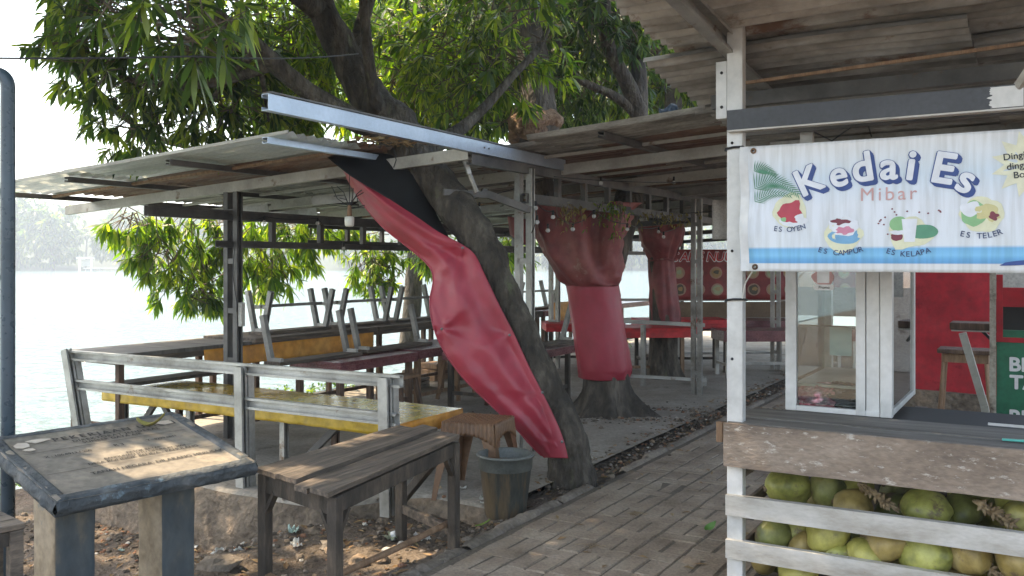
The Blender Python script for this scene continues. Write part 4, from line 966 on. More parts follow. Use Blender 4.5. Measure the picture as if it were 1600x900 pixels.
# ================================================================== FOREGROUND THINGS
# plank topped table
A = Vector((-.75, 3.75, .536)); B = Vector((-.283, 4.84, .562)); C = Vector((-.63, 5.17, .566)); D = Vector((-1.19, 4.16, .545))
wt = thing('plank_table', Vector((-.71, 4.48, -.08)), 'old plank topped wooden table standing on the dirt in front of the yellow table', 'table')
def bil(a, b_, z=0.0): return A * (1 - a) * (1 - b_) + B * a * (1 - b_) + C * a * b_ + D * (1 - a) * b_ + ZU * z
wr_ = random.Random(4); ed = [0, .22, .40, .44, .72, 1.0]
cuts = [(0.0, .215), (.24, .395), (.43, .70), (.722, 1.0)]
for i, (b0, b1) in enumerate(cuts):
    mb = MB(); z = (.008, -.002, .012, .002)[i]; a0 = (-.03, -.035, -.01, .0)[i]; a1 = (1.0, 1.02, 1.03, .97)[i]
    def fp(a, b_, up=1):
        aa = a0 + (a1 - a0) * a + (.012 * nz(b_ * 3, i, 7) if a in (0, 1) else 0); bb = b0 + (b1 - b0) * b_ + .01 * nz(a * 4, i + b_, 1)
        return bil(aa, bb, z + (.0 if up else -.022) + .003 * nz(a * 6, bb * 5, 1))
    mb.grid(lambda a, b_: fp(a, b_), 24, 4); mb.grid(lambda a, b_: fp(a, b_, 0), 24, 4, flip=True)
    for q in (0, 1):
        mb.grid(lambda a, b_: fp(a, q, 1 - b_) if b_ in (0, 1) else fp(a, q), 24, 1, flip=(q == 0)); mb.grid(lambda a, b_: fp(q, a, 1 - b_), 4, 1, flip=(q == 1))
    mb.build('plank', M['wood_grey'], wt, weld=True)
corners = [bil(.035, .04), bil(.965, .04), bil(.965, .955), bil(.035, .955)]
for c in corners:
    mb = MB(); gzz = -.09; mb.beam(Vector((c.x, c.y, gzz)), c - ZU * .03, .052, .048, up=U); mb.build('leg', M['wood_dark'], wt, bevel=.004)
for i, (p, q, h) in enumerate(((0, 1, .075), (2, 3, .07), (3, 0, .085), (1, 2, .075))):
    mb = MB(); mb.beam(corners[p] - ZU * (.028 + h / 2) , corners[q] - ZU * (.028 + h / 2), .026, h); mb.build('apron', M['wood_dark'], wt, bevel=.003)
mb = MB(); c = [Vector((k.x, k.y, 0)) for k in corners]
mb.beam(c[3] + ZU * .03, c[0] + ZU * .0, .035, .055); mb.build('stretcher', M['wood_tan'], wt, bevel=.003)
mb = MB(); mb.beam(c[2] + ZU * .10, c[1] + ZU * .05 + (c[1] - c[2]) * .06, .03, .05); mb.build('stretcher', M['wood_grey'], wt, bevel=.003)
mb = MB(); mb.tube(smooth_path([(c[0] * .45 + c[3] * .55) + ZU * .02, (c[0] + c[1] + c[3] * 1 + c[2]) / 4 + V * .08 + ZU * .05, (c[1] * .9 + c[2] * .1) + ZU * .09], 5), .017, 8); mb.build('stretcher', M['wood_tan'], wt, smooth=True)
for (p, dx) in ((0, (corners[1] - corners[0]).normalized()), (3, (corners[0] - corners[3]).normalized()), (1, (corners[0] - corners[1]).normalized()), (0, (corners[3] - corners[0]).normalized())):
    mb = MB(); mb.beam(corners[p] - ZU * .20 + dx * .02, corners[p] - ZU * .10 + dx * .09, .02, .03, up=dx.cross(ZU)); mb.build('corner_block', M['wood_dark'], wt)
mb = MB(); mb.beam(at(627, 783, 5.35), at(677, 722, 5.1), .04, .05); mb.build('diagonal_brace', M['wood_dark'], wt, bevel=.003)

# memorial plaque table
PA = Vector((-1.73, 3.40, .585)); ea = Vector((.655, .755, .008)).normalized(); eb = Vector((-.755, .655, .20)).normalized(); en = ea.cross(eb).normalized()
PL_, PW = .875, .735
pq = thing('plaque_table', Vector((-1.7, 3.95, -.2)), 'tilted concrete plaque slab with engraved lettering on two square pillars', 'plaque')
def PQ(u, v, off=0.0): return PA + ea * u + eb * v + en * off
mb = MB()
def slab_f(a, b_, off):
    e = .008 * noise.noise(Vector((a * 9, b_ * 9, off * 30)))
    return PQ(PL_ * a + e * (a in (0, 1)), PW * b_ + e * (b_ in (0, 1)), off)
def topf(a, b_):
    d = min(a * PL_, (1 - a) * PL_, b_ * PW, (1 - b_) * PW)
    h = .0 + (.011 * (1 - sm((d - .038) / .02))) + .004 * noise.noise(Vector((a * 14, b_ * 14, 1))) * (1 - sm((d - .03) / .03))
    if d < .004: h -= .008
    return slab_f(a, b_, h)
mb.grid(topf, 70, 60)
pqf = mb.build('engraved_face', M['plaque'], pq, smooth=True)
mb = MB()
def rim(a, b_, side):
    off = .003 - .062 * b_; q = -.004 + .014 * math.sin(b_ * math.pi) + .012 * noise.noise(Vector((a * 16, b_ * 3, side)))
    if side == 0: return PQ(PL_ * a, -q, off)
    if side == 1: return PQ(PL_ + q, PW * a, off)
    if side == 2: return PQ(PL_ * (1 - a), PW + q, off)
    return PQ(-q, PW * (1 - a), off)
for sd in range(4): mb.grid(lambda a, b_: rim(a, b_, sd), 60, 6, flip=True)
mb.grid(lambda a, b_: PQ(PL_ * a, PW * b_, -.058), 4, 4, flip=True)
# painted border on the face
def strip(u0, u1, v0, v1, n=30):
    def f(a, b_):
        u = u0 + (u1 - u0) * a; v = v0 + (v1 - v0) * b_; p = topf(min(max(u / PL_, 0), 1), min(max(v / PW, 0), 1)); return p + en * .0015
    mb.grid(f, n, 6)
w_ = .052
def wav(k): return .006 * math.sin(k * 21) 
strip(0, PL_, 0, w_ * 1.1); strip(0, PL_, PW - w_ * .8, PW); strip(0, w_, w_ * 1.1, PW - w_ * .8); strip(PL_ - w_, PL_, w_ * 1.1, PW - w_ * .8)
mb.build('plaster_rim', M['plaque_edge'], pq, smooth=True)
mb = MB(); ox, oy = .052, .052
for (tx, x, y, s_, c_) in (('PEKERJAAN UMUM', .235, .603, .054, 1.35), ('DIREKTORAT JENDERAL', .30, .562, .032, 1.2), ('SUMBER DAYA AIR', .33, .532, .030, 1.1),
                           ('X : 106.6913 / 200', .13, .435, .026, 1.0), ('R 3', .43, .440, .034, 1.0), ('Y : 9299.1841', .58, .440, .026, 1.0),
                           ('PATOK BATAS', .44, .345, .024, 1.0), ('BANGUNAN SITU CIHUNI RT. 2004', .33, .318, .024, 1.0), ('DESA PONDOK BENDA - PAMULANG', .25, .286, .030, 1.0), ('TANAH NEGARA, DILARANG MERUSAK', .22, .190, .034, 1.0)):
    write(mb, tx, PQ, x, y, s_, bold=.03, off=.0035, spacing=c_)
mb.build('engraved_lettering', M['ink'], pqf)
mb = MB()
for y in (.505, .262):
    poly(mb, [(.07, y), (.81, y), (.81, y + .003), (.07, y + .003)], PQ, .0035)
mb.build('engraved_line', M['ink'], pqf)
tile = flat('broken_white_tile', (.50, .42, .34), .5)
for (cx, cy, rx, ry, sd) in ((.10, .60, .035, .028, 1), (.165, .63, .045, .022, 2), (.11, .545, .025, .014, 3), (.76, .625, .045, .022, 4)):
    mb = MB(); disc(mb, cx, cy, rx, ry, PQ, .006, 0, 7, wob=.9, seed=sd); mb.build('tile_chip', tile, pqf, solid=.003)
# pillars
ph = Vector((.655, .755, 0)).normalized(); pb = Vector((-.755, .655, 0)).normalized()
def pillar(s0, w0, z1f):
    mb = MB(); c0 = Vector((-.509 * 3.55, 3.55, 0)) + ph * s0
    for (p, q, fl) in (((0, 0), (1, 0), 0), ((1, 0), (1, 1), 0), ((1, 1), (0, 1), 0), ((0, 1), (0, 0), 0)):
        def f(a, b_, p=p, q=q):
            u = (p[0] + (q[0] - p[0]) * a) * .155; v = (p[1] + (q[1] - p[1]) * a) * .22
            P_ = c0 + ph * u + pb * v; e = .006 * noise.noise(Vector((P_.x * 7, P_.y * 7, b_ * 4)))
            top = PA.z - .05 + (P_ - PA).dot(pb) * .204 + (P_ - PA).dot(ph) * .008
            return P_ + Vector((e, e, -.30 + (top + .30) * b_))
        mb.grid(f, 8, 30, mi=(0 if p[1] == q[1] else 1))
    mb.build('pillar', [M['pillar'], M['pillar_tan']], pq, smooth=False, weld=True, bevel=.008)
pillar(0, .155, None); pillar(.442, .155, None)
# curled dry leaf on the plaque
def curled(name, c, ln_, wd, dirv, nrm, mat, label, curl=.5, cat='leaf'):
    d = Vector(dirv).normalized(); nrm = Vector(nrm).normalized(); sd = d.cross(nrm).normalized(); mb = MB()
    mb.grid(lambda a, b_: Vector(c) + d * (a - .5) * ln_ + sd * (b_ - .5) * wd * math.sin(math.pi * min(.97, a + .03)) ** .7 + nrm * (.003 + curl * ln_ * (a - .35) ** 2 + abs(b_ - .5) * wd * .7), 12, 4)
    return tag(mb.build(name, mat, smooth=True, solid=.0012), label, cat)
M['dry_leaf'] = pm('dry_leaf', [(.16, .13, .03), (.28, .24, .06)], 20, rough=.6, bump=.3)
curled('dry_leaf', PQ(.66, .585, .008), .14, .04, ea * .5 - eb * .8 , en, M['dry_leaf'], 'curled yellow green dry leaf lying on the plaque', 1.2)

# bucket
bc = Vector((-.04, 5.55, -.07))
bk_ = thing('bucket', bc, 'stained grey plastic bucket beside the base of the leaning tree', 'bucket')
mb = MB(); mb.lathe(bc, [(.001, .004), (.118, .0), (.126, .012), (.160, .30), (.163, .302), (.163, .31)], 40); mb.lathe(bc, [(.158, .33), (.150, .30), (.118, .02), (.001, .015)], 40); mb.build('body', M['bucket'], bk_, smooth=True)
mb = MB(); mb.lathe(bc, [(.161, .295), (.166, .30), (.168, .372), (.178, .374), (.182, .382), (.178, .390), (.168, .391), (.160, .384), (.156, .30)], 40); mb.build('rim', M['bucket_rim'], bk_, smooth=True)
# brown plastic stool
sc_ = Vector((-.22, 5.90, 0)); sx = Vector((math.cos(-.35), math.sin(-.35), 0)); sy = Vector((-sx.y, sx.x, 0))
ps = thing('plastic_stool', sc_, 'brown woven pattern plastic stool between the yellow table and the bucket', 'stool')
H_ = .47; hw = .175
mb = MB()
mb.grid(lambda a, b_: sc_ + sx * (a - .5) * 2 * hw + sy * (b_ - .5) * 2 * hw + ZU * (H_ - .018 * math.sin(a * math.pi) * math.sin(b_ * math.pi) + .006 * math.sin(a * 50) * math.sin(b_ * 50)), 72, 72)
mb.build('seat', M['plastic_brown'], ps, smooth=False, solid=.006)
mb = MB()
for (ax, ay) in ((sx, sy), (sy, -sx), (-sx, -sy), (-sy, sx)):
    def f(a, b_, ax=ax, ay=ay):
        arch = .06 + .05 * (abs(a - .5) * 2) ** 2
        return sc_ + ax * (hw + .004 + .012 * b_ + .007 * math.cos(a * 75)) + ay * (a - .5) * 2 * (hw + .010 * b_) + ZU * (H_ + .002 - arch * 1.3 * b_)
    mb.grid(f, 60, 5, flip=True)
mb.build('ribbed_apron', M['plastic_brown'], ps, smooth=True, solid=.005)
for a in (-1, 1):
    for b_ in (-1, 1):
        mb = MB(); P0 = sc_ + sx * a * hw * .93 + sy * b_ * hw * .93 + ZU * (H_ - .02); P1 = sc_ + sx * a * (hw + .045) + sy * b_ * (hw + .045) - ZU * .03
        for k, (ax, ay, sg) in enumerate(((sx, sy, b_), (sy, sx, a))):
            other = a if k == 0 else b_
            def f(u, v, ax=ax, ay=ay, sg=sg, other=other):
                w_ = .075 * (1 - v) ** 1.6 + .032; p = P0.lerp(P1, v)
                return p + ax * other * .012 - ay * sg * u * w_ + ay * sg * .012
            mb.grid(f, 4, 12)
        mb.build('leg', M['plastic_brown'], ps, smooth=False, solid=.006)

# arched pipe at the left edge
pp = thing('pipe_arch', Vector((-2.25, 4.0, -.35)), 'blue grey bent steel pipe arch rising at the left edge of the picture', 'pole')
def pq3(x, z, y=3.0): return Vector((x * 4 / 3, y * 4 / 3, 1.5 + (z - 1.5) * 4 / 3))
mb = MB(); pth = [Vector((-2.251, 4, -.35)), Vector((-2.251, 4, 1.0)), Vector((-2.251, 4, 2.285))] + [Vector((-2.251 - .055 + .055 * math.cos(R(k * 10)), 4, 2.288 + .055 * math.sin(R(k * 10)))) for k in range(1, 10)] + [Vector((-3.2, 4, 2.343))]
mb.tube(pth, .030, 18); mb.build('pipe', M['pole'], pp, smooth=True)
mb = MB(); mb.tube([pq3(-1.735, .11), pq3(-1.735, 2.05)], .008, 8); mb.build('inner_rod', M['steel_pale'], pp, smooth=True)
for z in (1.74, 1.45):
    mb = MB(); mb.tube([pq3(-1.76, z), pq3(-1.69, z)], .012, 8); mb.build('pipe_tie', M['pole'], pp, smooth=True)
# wooden stool cut by the left edge
ws = thing('wooden_stool', Vector((-1.78, 3.1, -.1)), 'weathered plank stool cut off by the left edge of the picture', 'stool')
Ca = at(42, 822, 3.25)
ex = Vector((.655, .755, 0)).normalized(); ey = Vector((-.755, .655, 0)).normalized()
for k in range(3):
    mb = MB(); mb.box(Ca - ex * .20 + ey * (.05 + .085 * k) - ZU * .0, .40, .08, .022, ex, ey); mb.build('plank', M['wood_grey'], ws, bevel=.004)
for (a, b_) in ((-.03, .03), (-.37, .03), (-.03, .22), (-.37, .22)):
    mb = MB(); c = Ca + ex * a + ey * b_; mb.beam(Vector((c.x, c.y, -.15)), c - ZU * .012, .045, .045, up=ex); mb.build('leg', M['wood_grey'], ws, bevel=.003)
mb = MB(); c = Ca; mb.beam(c + ex * -.02 + ey * .03 - ZU * .04, c + ex * -.38 + ey * .03 - ZU * .04, .02, .05); mb.build('apron', M['wood_dark'], ws)
# ================================================================== DRINK STALL (right)
sl = thing('drink_stall', S(1.0, .5, 0), 'drink stall of pale metal posts with a peeling board counter and an open coconut bin', 'market stall')
def stall_post(a, d, z1, parent=sl):
    mb = MB(); mb.beam(S(a, d, -.02), S(a, d, z1), .062, .006, up=U)                  # front flange
    mb.beam(S(a + .034, d + .022, -.02), S(a + .034, d + .022, z1), .006, .05, up=U); mb.beam(S(a - .029, d + .02, -.02), S(a - .029, d + .02, z1), .005, .04, up=U)
    return mb.build('post', M['alu'], parent, bevel=.001)
stall_post(0.0, 0.0, 2.53)
stall_post(2.35, 0.0, 2.55); stall_post(0.0, 1.35, 2.4); stall_post(2.35, 1.35, 2.4)
mb = MB()
for z in (2.40, 2.02, 1.08, .47, .44, .27, .24, 1.37, .62, .76): mb.ball(S(-.002 + .008 * math.sin(z * 40), -.006, z), .007, 8, 5, (1, 1, 1))
for z in (.75, .70, .65): pass
o_s = mb
scr = []
for z in (2.02, 1.55, 1.08, .47, .44, .27, .24):
    q = MB(); q.ball(S(-.002 + .008 * math.sin(z * 40), -.005, z), .0065, 8, 5); q.build('screw', M['cable'], sl, smooth=True)
mb = MB(); mb.beam(S(-.055, .0, 2.13), S(-.055, .0, 2.38), .045, .005, up=U); mb.beam(S(-.078, .012, 2.13), S(-.078, .012, 2.38), .005, .03, up=U); mb.build('splice_plate', M['alu'], sl, bevel=.001)
for z in (2.18, 2.33):
    q = MB(); q.ball(S(-.055, -.004, z), .007, 8, 5); q.build('screw', M['cable'], sl, smooth=True)
# front beam (dark face, pale lower lip) with an unpainted patch
mb = MB(); mb.beam(S(-.02, -.035, 2.115), S(3.2, -.035, 2.125), .006, .085); mb.build('front_beam', pm('dark_grey_paint', [(.035, .038, .045), (.06, .065, .075)], 4, rough=.5, bump=.05), sl)
mb = MB(); mb.beam(S(-.02, -.012, 2.068), S(3.2, -.012, 2.078), .055, .007); mb.beam(S(-.02, .012, 2.16), S(3.2, .012, 2.17), .04, .005); mb.build('beam_flange', M['alu_rail'], sl)
def fpt(a, b_):
    rag = .012 * noise.noise(Vector((b_ * 9, 0, 3))) * 2 if a == 0 else 0
    return S(.985 + .11 * a + rag, -.0395, 2.078 + b_ * .078)
mb = MB(); mb.grid(fpt, 4, 24); mb.build('bare_patch', M['alu'], sl)
# side beams under the stall roof, falling to the rear
def SZ(a, d): return 2.515 - .095 * d + .012 * a
mb = MB(); mb.chan(S(-.03, -1.4, SZ(0, -1.4) - .055), S(-.03, 1.7, SZ(0, 1.7) - .055), .05, .095, side=-1); mb.build('side_beam', M['steel'], sl)
mb = MB(); mb.chan(S(2.35, -1.4, SZ(2.3, -1.4) - .055), S(2.35, 1.7, SZ(2.3, 1.7) - .055), .05, .095, side=1); mb.build('side_beam', M['steel'], sl)
mb = MB(); mb.beam(S(1.08, -.03, 2.15), S(1.30, -.25, 2.46), .03, .03); mb.build('strut', M['alu_rail'], sl)
for (d, mm) in ((.62, 'steel_d'), (1.25, 'steel_d'), (1.75, 'steel')):
    mb = MB(); mb.chan(S(-.3, d, SZ(0, d) - .14), S(3.2, d, SZ(3, d) - .14), .05, .07, side=1); mb.build('cross_beam', M[mm], sl)
mb = MB(); mb.beam(S(-.05, .20, 2.315), S(3.0, .20, 2.43), .012, .014); mb.build('timber_batten', M['wood_tan'], sl)
# stall roof sheets, corrugated along V, laid in courses
def roofc(a0, a1, d0, d1, dz, mm, sag=0.0):
    n = int((d1 - d0) / .085 * 7)
    def fn(x, y):
        d = d0 + y * (d1 - d0); a = a0 + x * (a1 - a0) + (.03 * nz(d * 7, 1, 1) if x == 0 else 0)
        return S(a, d, SZ(a, d) + dz + .021 * math.sin(2 * math.pi * d / .085) + sag * math.sin(x * 3) + .01 * nz(a, d, 1.3, dz))
    mb = MB(); mb.grid(fn, 16, n); return mb.build('roof_sheet', M[mm], sl, smooth=True)
M['ceil1'] = pm('stall_sheet_brown', [(.09, .082, .074), (.25, .238, .22), (.46, .445, .42)], 2.0, stretch=(1, 2.5, 1), rot=ANG - math.pi / 2, rough=.7, bump=.15, fine=26, fk=.25, spots=((.10, .05, .028), 2.2, .58))
M['ceil2'] = pm('stall_sheet_grey', [(.12, .11, .10), (.31, .29, .265), (.52, .49, .45)], 2.0, stretch=(1, 2, 1), rot=ANG - math.pi / 2, rough=.65, bump=.15, fine=26, fk=.25, spots=((.12, .06, .035), 2.2, .59))
roofc(-.38, 1.2, -1.2, -.55, .030, 'ceil1'); roofc(1.15, 3.0, -1.2, -.55, .042, 'ceil2')
roofc(-.36, 1.0, -.66, .14, .018, 'ceil2'); roofc(.95, 3.0, -.66, .14, .030, 'ceil1')
roofc(-.33, 1.3, .02, .50, .004, 'ceil1'); roofc(1.25, 3.1, .02, .50, .012, 'ceil2')
roofc(-.46, .9, .08, .95, -.055, 'ceil1', .01); roofc(.85, 3.1, .42, 1.25, -.03, 'ceil1'); roofc(-.42, .95, .85, 1.9, -.085, 'ceil1'); roofc(.9, 3.1, 1.15, 2.1, -.07, 'ceil2')
# counter front board, top, rails and bin
mb = MB(); mb.grid(lambda a, b_: S(-.035 + a * 3.0, -.032 + .002 * nz(a * 6, b_, 2), .618 + b_ * (.186 + .004 * a) + .004 * a + (.003 * nz(a * 20, 0, 2) if b_ in (0, 1) else 0)), 60, 6)
mb.build('front_board', M['board'], sl, solid=.022)
for i, (d0, d1) in enumerate(((-.02, .13), (.135, .27), (.275, .42))):
    mb = MB(); mb.box(S(1.46, (d0 + d1) / 2, .797 + .003 * (i % 2)), 2.97, d1 - d0, .022, V, U); mb.build('counter_board', M['counter'], sl, bevel=.002)
mb = MB(); mb.chan(S(-.03, -.012, .447), S(3.0, -.012, .462), .035, .088, side=1); mb.build('bin_rail', M['alu_rail'], sl)
mb = MB(); mb.chan(S(-.03, -.012, .258), S(3.0, -.012, .262), .035, .080, side=1); mb.build('bin_rail', M['alu_rail'], sl)
mb = MB(); mb.chan(S(-.03, -.012, .06), S(3.0, -.012, .062), .035, .08, side=1); mb.build('bin_rail', M['alu_rail'], sl)
for z in (.60, .42, .25):
    mb = MB(); mb.beam(S(.02, .03, z), S(.02, 1.25, z), .02, .09 if z > .5 else .05); mb.build('side_board', M['wood_grey'], sl, bevel=.003)
mb = MB(); mb.box(S(1.5, .62, .03), 3.0, 1.2, .03, V, U); mb.build('bin_floor', M['wood_dark'], sl)
mb = MB(); mb.box(S(1.5, 1.25, .38), 3.0, .02, .70, V, U); mb.build('bin_back', M['wood_dark'], sl)
mb = MB(); mb.box(S(1.5, .85, .735), 2.96, .80, .02, V, U); mb.build('counter_well', M['black_in'], sl)
mb = MB(); mb.beam(S(.95, .55, .800), S(3.0, .48, .803), .012, .010); mb.build('metal_edging', M['alu'], sl)
# small wood block on the path side of the board
mb = MB(); mb.box(S(-.10, .12, .735), .03, .03, .09, V, U); mb.build('wood_block', M['wood_tan'], sl, bevel=.002)

# ---- banner
bn = thing('drink_banner', S(.8, -.05, 1.46), 'white and blue drink banner lettered Kedai Es, tied to the white stall post', 'banner')
def BN(a, z, off=0.0):
    rip = .006 * math.sin(a * 5 + z * 3) + .005 * noise.noise(Vector((a * 6, z * 2.2, 0))) + .004 * noise.noise(Vector((a * 16, z * 3, 4))) + .002 * noise.noise(Vector((a * 34, z * 9, 7)))
    rip += .012 * math.exp(-((a - .07) / .05) ** 2) * math.sin(z * 22)
    return S(a, -.06 - off + rip, z)
def bp_(px, py): return on_plane(px, py, -.06)
BA0, BA1 = .045, 2.1
def bz0(a): return 1.463 - .002 * a
def bz1(a): return 1.992 + .005 * a
m, t, b = nodes_of('printed_vinyl'); N = t.nodes.new; K = t.links.new
uvn = N('ShaderNodeUVMap'); uvn.uv_map = 'print'; sp = N('ShaderNodeSeparateXYZ'); K(uvn.outputs[0], sp.inputs[0])
cr = N('ShaderNodeValToRGB'); cr.color_ramp.interpolation = 'LINEAR'; E = cr.color_ramp.elements
stops = [(0, (.60, .62, .63)), (.062, (.60, .62, .63)), (.064, (.07, .28, .54)), (.10, (.10, .36, .62)), (.125, (.16, .47, .72)), (.175, (.13, .40, .66)), (.195, (.62, .67, .72)), (.5, (.66, .70, .76)), (.72, (.56, .66, .75)), (.88, (.66, .70, .74)), (1, (.66, .66, .66))]
E[0].position = 0; E[0].color = lin(*stops[0][1]); E[1].position = 1; E[1].color = lin(*stops[-1][1])
for p, c in stops[1:-1]: x = E.new(p); x.color = lin(*c)
K(sp.outputs['Y'], cr.inputs[0])
tc = N('ShaderNodeTexCoord'); mp = N('ShaderNodeMapping'); mp.inputs['Scale'].default_value = (22, 22, 1.6); nn = N('ShaderNodeTexNoise'); nn.inputs['Scale'].default_value = 2.2; nn.inputs['Detail'].default_value = 6
K(tc.outputs['Object'], mp.inputs[0]); K(mp.outputs[0], nn.inputs['Vector'])
c2 = N('ShaderNodeValToRGB'); c2.color_ramp.elements[0].position = .35; c2.color_ramp.elements[0].color = (.80, .79, .76, 1); c2.color_ramp.elements[1].position = .6
K(nn.outputs['Fac'], c2.inputs[0]); mx = N('ShaderNodeMix'); mx.data_type = 'RGBA'; mx.blend_type = 'MULTIPLY'; mx.inputs[0].default_value = .8
K(cr.outputs[0], mx.inputs[6]); K(c2.outputs[0], mx.inputs[7]); K(mx.outputs[2], b.inputs['Base Color']); b.inputs['Roughness'].default_value = .45
mat_print = m
def banner_sheet(a0, a1, mat, name, v0=0, v1=1):
    nu, nv = 110, 36; mb = MB(); mb.grid(lambda x, y: BN(a0 + x * (a1 - a0), bz0(a0 + x * (a1 - a0)) + (v0 + y * (v1 - v0)) * (bz1(0) - bz0(0))), nu, nv)
    o = mb.build(name, mat, bn, smooth=True, solid=.0012); uv = o.data.uv_layers.new(name='print')
    for p in o.data.polygons:
        for li in p.loop_indices:
            vi = o.data.loops[li].vertex_index; uv.data[li].uv = ((vi % (nu + 1)) / nu, v0 + (vi // (nu + 1)) / nv * (v1 - v0))
    return o
bcl = banner_sheet(BA0, BA1, mat_print, 'cloth')
bl_blue = flat('print_dark_blue', (.022, .065, .24), .5); bl_white = flat('print_white', (.68, .71, .76), .5); bl_pink = flat('print_faded_pink', (.58, .34, .33), .5); bl_navy = flat('print_navy', (.03, .06, .15), .5)
bl_yel = flat('print_pale_yellow', (.66, .66, .47), .5); bl_red = flat('print_dessert_red', (.45, .04, .07), .5); bl_green = flat('print_palm_green', (.07, .26, .16), .5); bl_lgreen = flat('print_light_green', (.22, .45, .22), .5); bl_bowl = flat('print_bowl_blue', (.14, .36, .56), .5); bl_brown = flat('print_dark_red', (.18, .03, .05), .5); bl_blk = flat('print_black', (.02, .025, .03), .5); bl_tan = flat('print_noodle', (.55, .50, .25), .5)
# white margins left and bottom
mb = MB(); mb.grid(lambda x, y: BN(BA0 + .001 + x * .036, bz0(0) + .001 + y * .526, .0022), 3, 30); mb.build('print_margin', flat('margin_white', (.62, .63, .63), .5), bcl)
# big title: white letters with thick blue outline and drop
title = [('K', 1273, 279, -24, .195), ('e', 1313, 271, -8, .185), ('d', 1350, 261, -6, .205), ('a', 1389, 259, 3, .19), ('i', 1421, 258, 8, .205), ('E', 1471, 263, 12, .205), ('s', 1502, 278, 22, .19)]
t_b, t_w = MB(), MB()
for ch, px, py, rot, size in title:
    a, z = bp_(px, py); sz = size * .80; rt = R(-rot) * -1 if False else R(rot) * -1
    rt = R(-rot) if ch in 'Kedai' and False else R({'K': 24, 'e': 10, 'd': 8, 'a': -1, 'i': -8, 'E': -12, 's': -24}[ch])
    q = glyphs(ch, .05, .0)
    hx = .0; hy = -.35 * sz if ch not in 'xx' else 0
    ox = a; oy = z - .34 * sz
    for k in range(6):
        write(t_b, ch, BN, ox + .0024 * k, oy - .0026 * k, sz, rot=rt, bold=.052, center=True, off=.0022 + .00045 * (6 - k))
    write(t_b, ch, BN, ox - .001, oy, sz, rot=rt, bold=.052, center=True, off=.0056)
    write(t_w, ch, BN, ox, oy + .001, sz, rot=rt, bold=.030, center=True, off=.0068)
t_b.build('title_outline', bl_blue, bcl); t_w.build('title_letters', bl_white, bcl)
mb = MB(); a, z = bp_(1345, 314); write(mb, 'Mibar', BN, a, z, .075, off=.0035, width=None, spacing=1.25); mb.build('subtitle', bl_pink, bcl)
def arc_text(txt, pts, size, mat, bold=.0):
    mb = MB(); n = len(txt)
    for i, ch in enumerate(txt):
        if ch == ' ': continue
        tt = i / (n - 1); (x0, y0), (x1, y1), (x2, y2) = pts
        px = (1 - tt) ** 2 * x0 + 2 * tt * (1 - tt) * x1 + tt * tt * x2; py = (1 - tt) ** 2 * y0 + 2 * tt * (1 - tt) * y1 + tt * tt * y2
        dx = 2 * (1 - tt) * (x1 - x0) + 2 * tt * (x2 - x1); dy = 2 * (1 - tt) * (y1 - y0) + 2 * tt * (y2 - y1)
        a, z = bp_(px, py); write(mb, ch, BN, a, z - .008, size, rot=-math.atan2(dy, dx), bold=bold, center=True, off=.0042)
    mb.build('caption', mat, bcl)
arc_text('ES OYEN', [(1212, 358), (1235, 362), (1256, 355)], .030, bl_navy, .012)
arc_text('ES CAMPUR', [(1281, 391), (1314, 401), (1346, 390)], .030, bl_navy, .012)
arc_text('ES KELAPA', [(1387, 393), (1418, 403), (1451, 392)], .030, bl_navy, .012)
arc_text('ES TELER', [(1503, 366), (1536, 374), (1564, 363)], .030, bl_navy, .012)
a, z = bp_(1570, 250)
mb = MB(); write(mb, 'Dingin', BN, bp_(1569, 249)[0], bp_(1569, 251)[1], .034, rot=.10, bold=.015, off=.0045); write(mb, 'dingin', BN, bp_(1574, 264)[0], bp_(1574, 266)[1], .034, rot=.10, bold=.015, off=.0045); write(mb, 'Bos', BN, bp_(1585, 277)[0], bp_(1585, 279)[1], .034, rot=.10, bold=.015, off=.0045); mb.build('slogan', bl_blk, bcl)
def B_disc(px, py, wpx, hpx, mat, off, wob=0, rot=0, seed=0, n=24):
    a, z = bp_(px, py); Y = S(a, 0).y; k = Y / F
    mb = MB(); disc(mb, a, z, wpx / 2 * k * .98, hpx / 2 * k, BN, off, 0, n, wob, rot, seed); mb.build('printed_picture', mat, bcl)
# star behind the slogan
mb = MB(); a, z = bp_(1608, 256); pts = []
for k in range(24): rr_ = (.125 if k % 2 else .08); pts.append((a + rr_ * math.cos(k * math.pi / 12) , z + rr_ * math.sin(k * math.pi / 12)))
mb.add([BN(a, z, .0028)] + [BN(p, q, .0028) for p, q in pts], [(0, 1 + k, 1 + (k + 1) % 24) for k in range(24)]); mb.build('printed_star', flat('print_star', (.68, .67, .50), .5), bcl)
B_disc(1235, 330, 52, 50, bl_yel, .0026, .3, 0, 1); B_disc(1239, 345, 44, 18, bl_white, .0030, .2, 0, 2); B_disc(1236, 331, 40, 33, bl_red, .0034, .5, .5, 3); B_disc(1250, 341, 16, 12, bl_white, .0038, .5, 0, 4); B_disc(1225, 343, 10, 6, bl_lgreen, .0038, .4, 0, 4)
B_disc(1316, 368, 58, 48, bl_yel, .0026, .3, 0, 5); B_disc(1320, 369, 50, 24, bl_bowl, .0030, .1, 0, 6); B_disc(1318, 353, 48, 28, bl_white, .0034, .5, 0, 7); B_disc(1318, 360, 26, 12, bl_pinkk if False else flat('print_pink', (.60, .22, .32), .5), .0038, .8, 0, 8); B_disc(1316, 346, 26, 9, bl_brown, .0040, 1.2, 0, 9)
B_disc(1420, 366, 66, 46, bl_yel, .0026, .3, 0, 10); B_disc(1404, 350, 26, 24, bl_lgreen, .0030, .1, 0, 11); B_disc(1443, 362, 42, 22, bl_green, .0031, .1, 0, 12); B_disc(1401, 370, 18, 13, bl_brown, .0034, .2, 0, 14); B_disc(1403, 363, 22, 7, bl_white, .0036, .6, 0, 15)
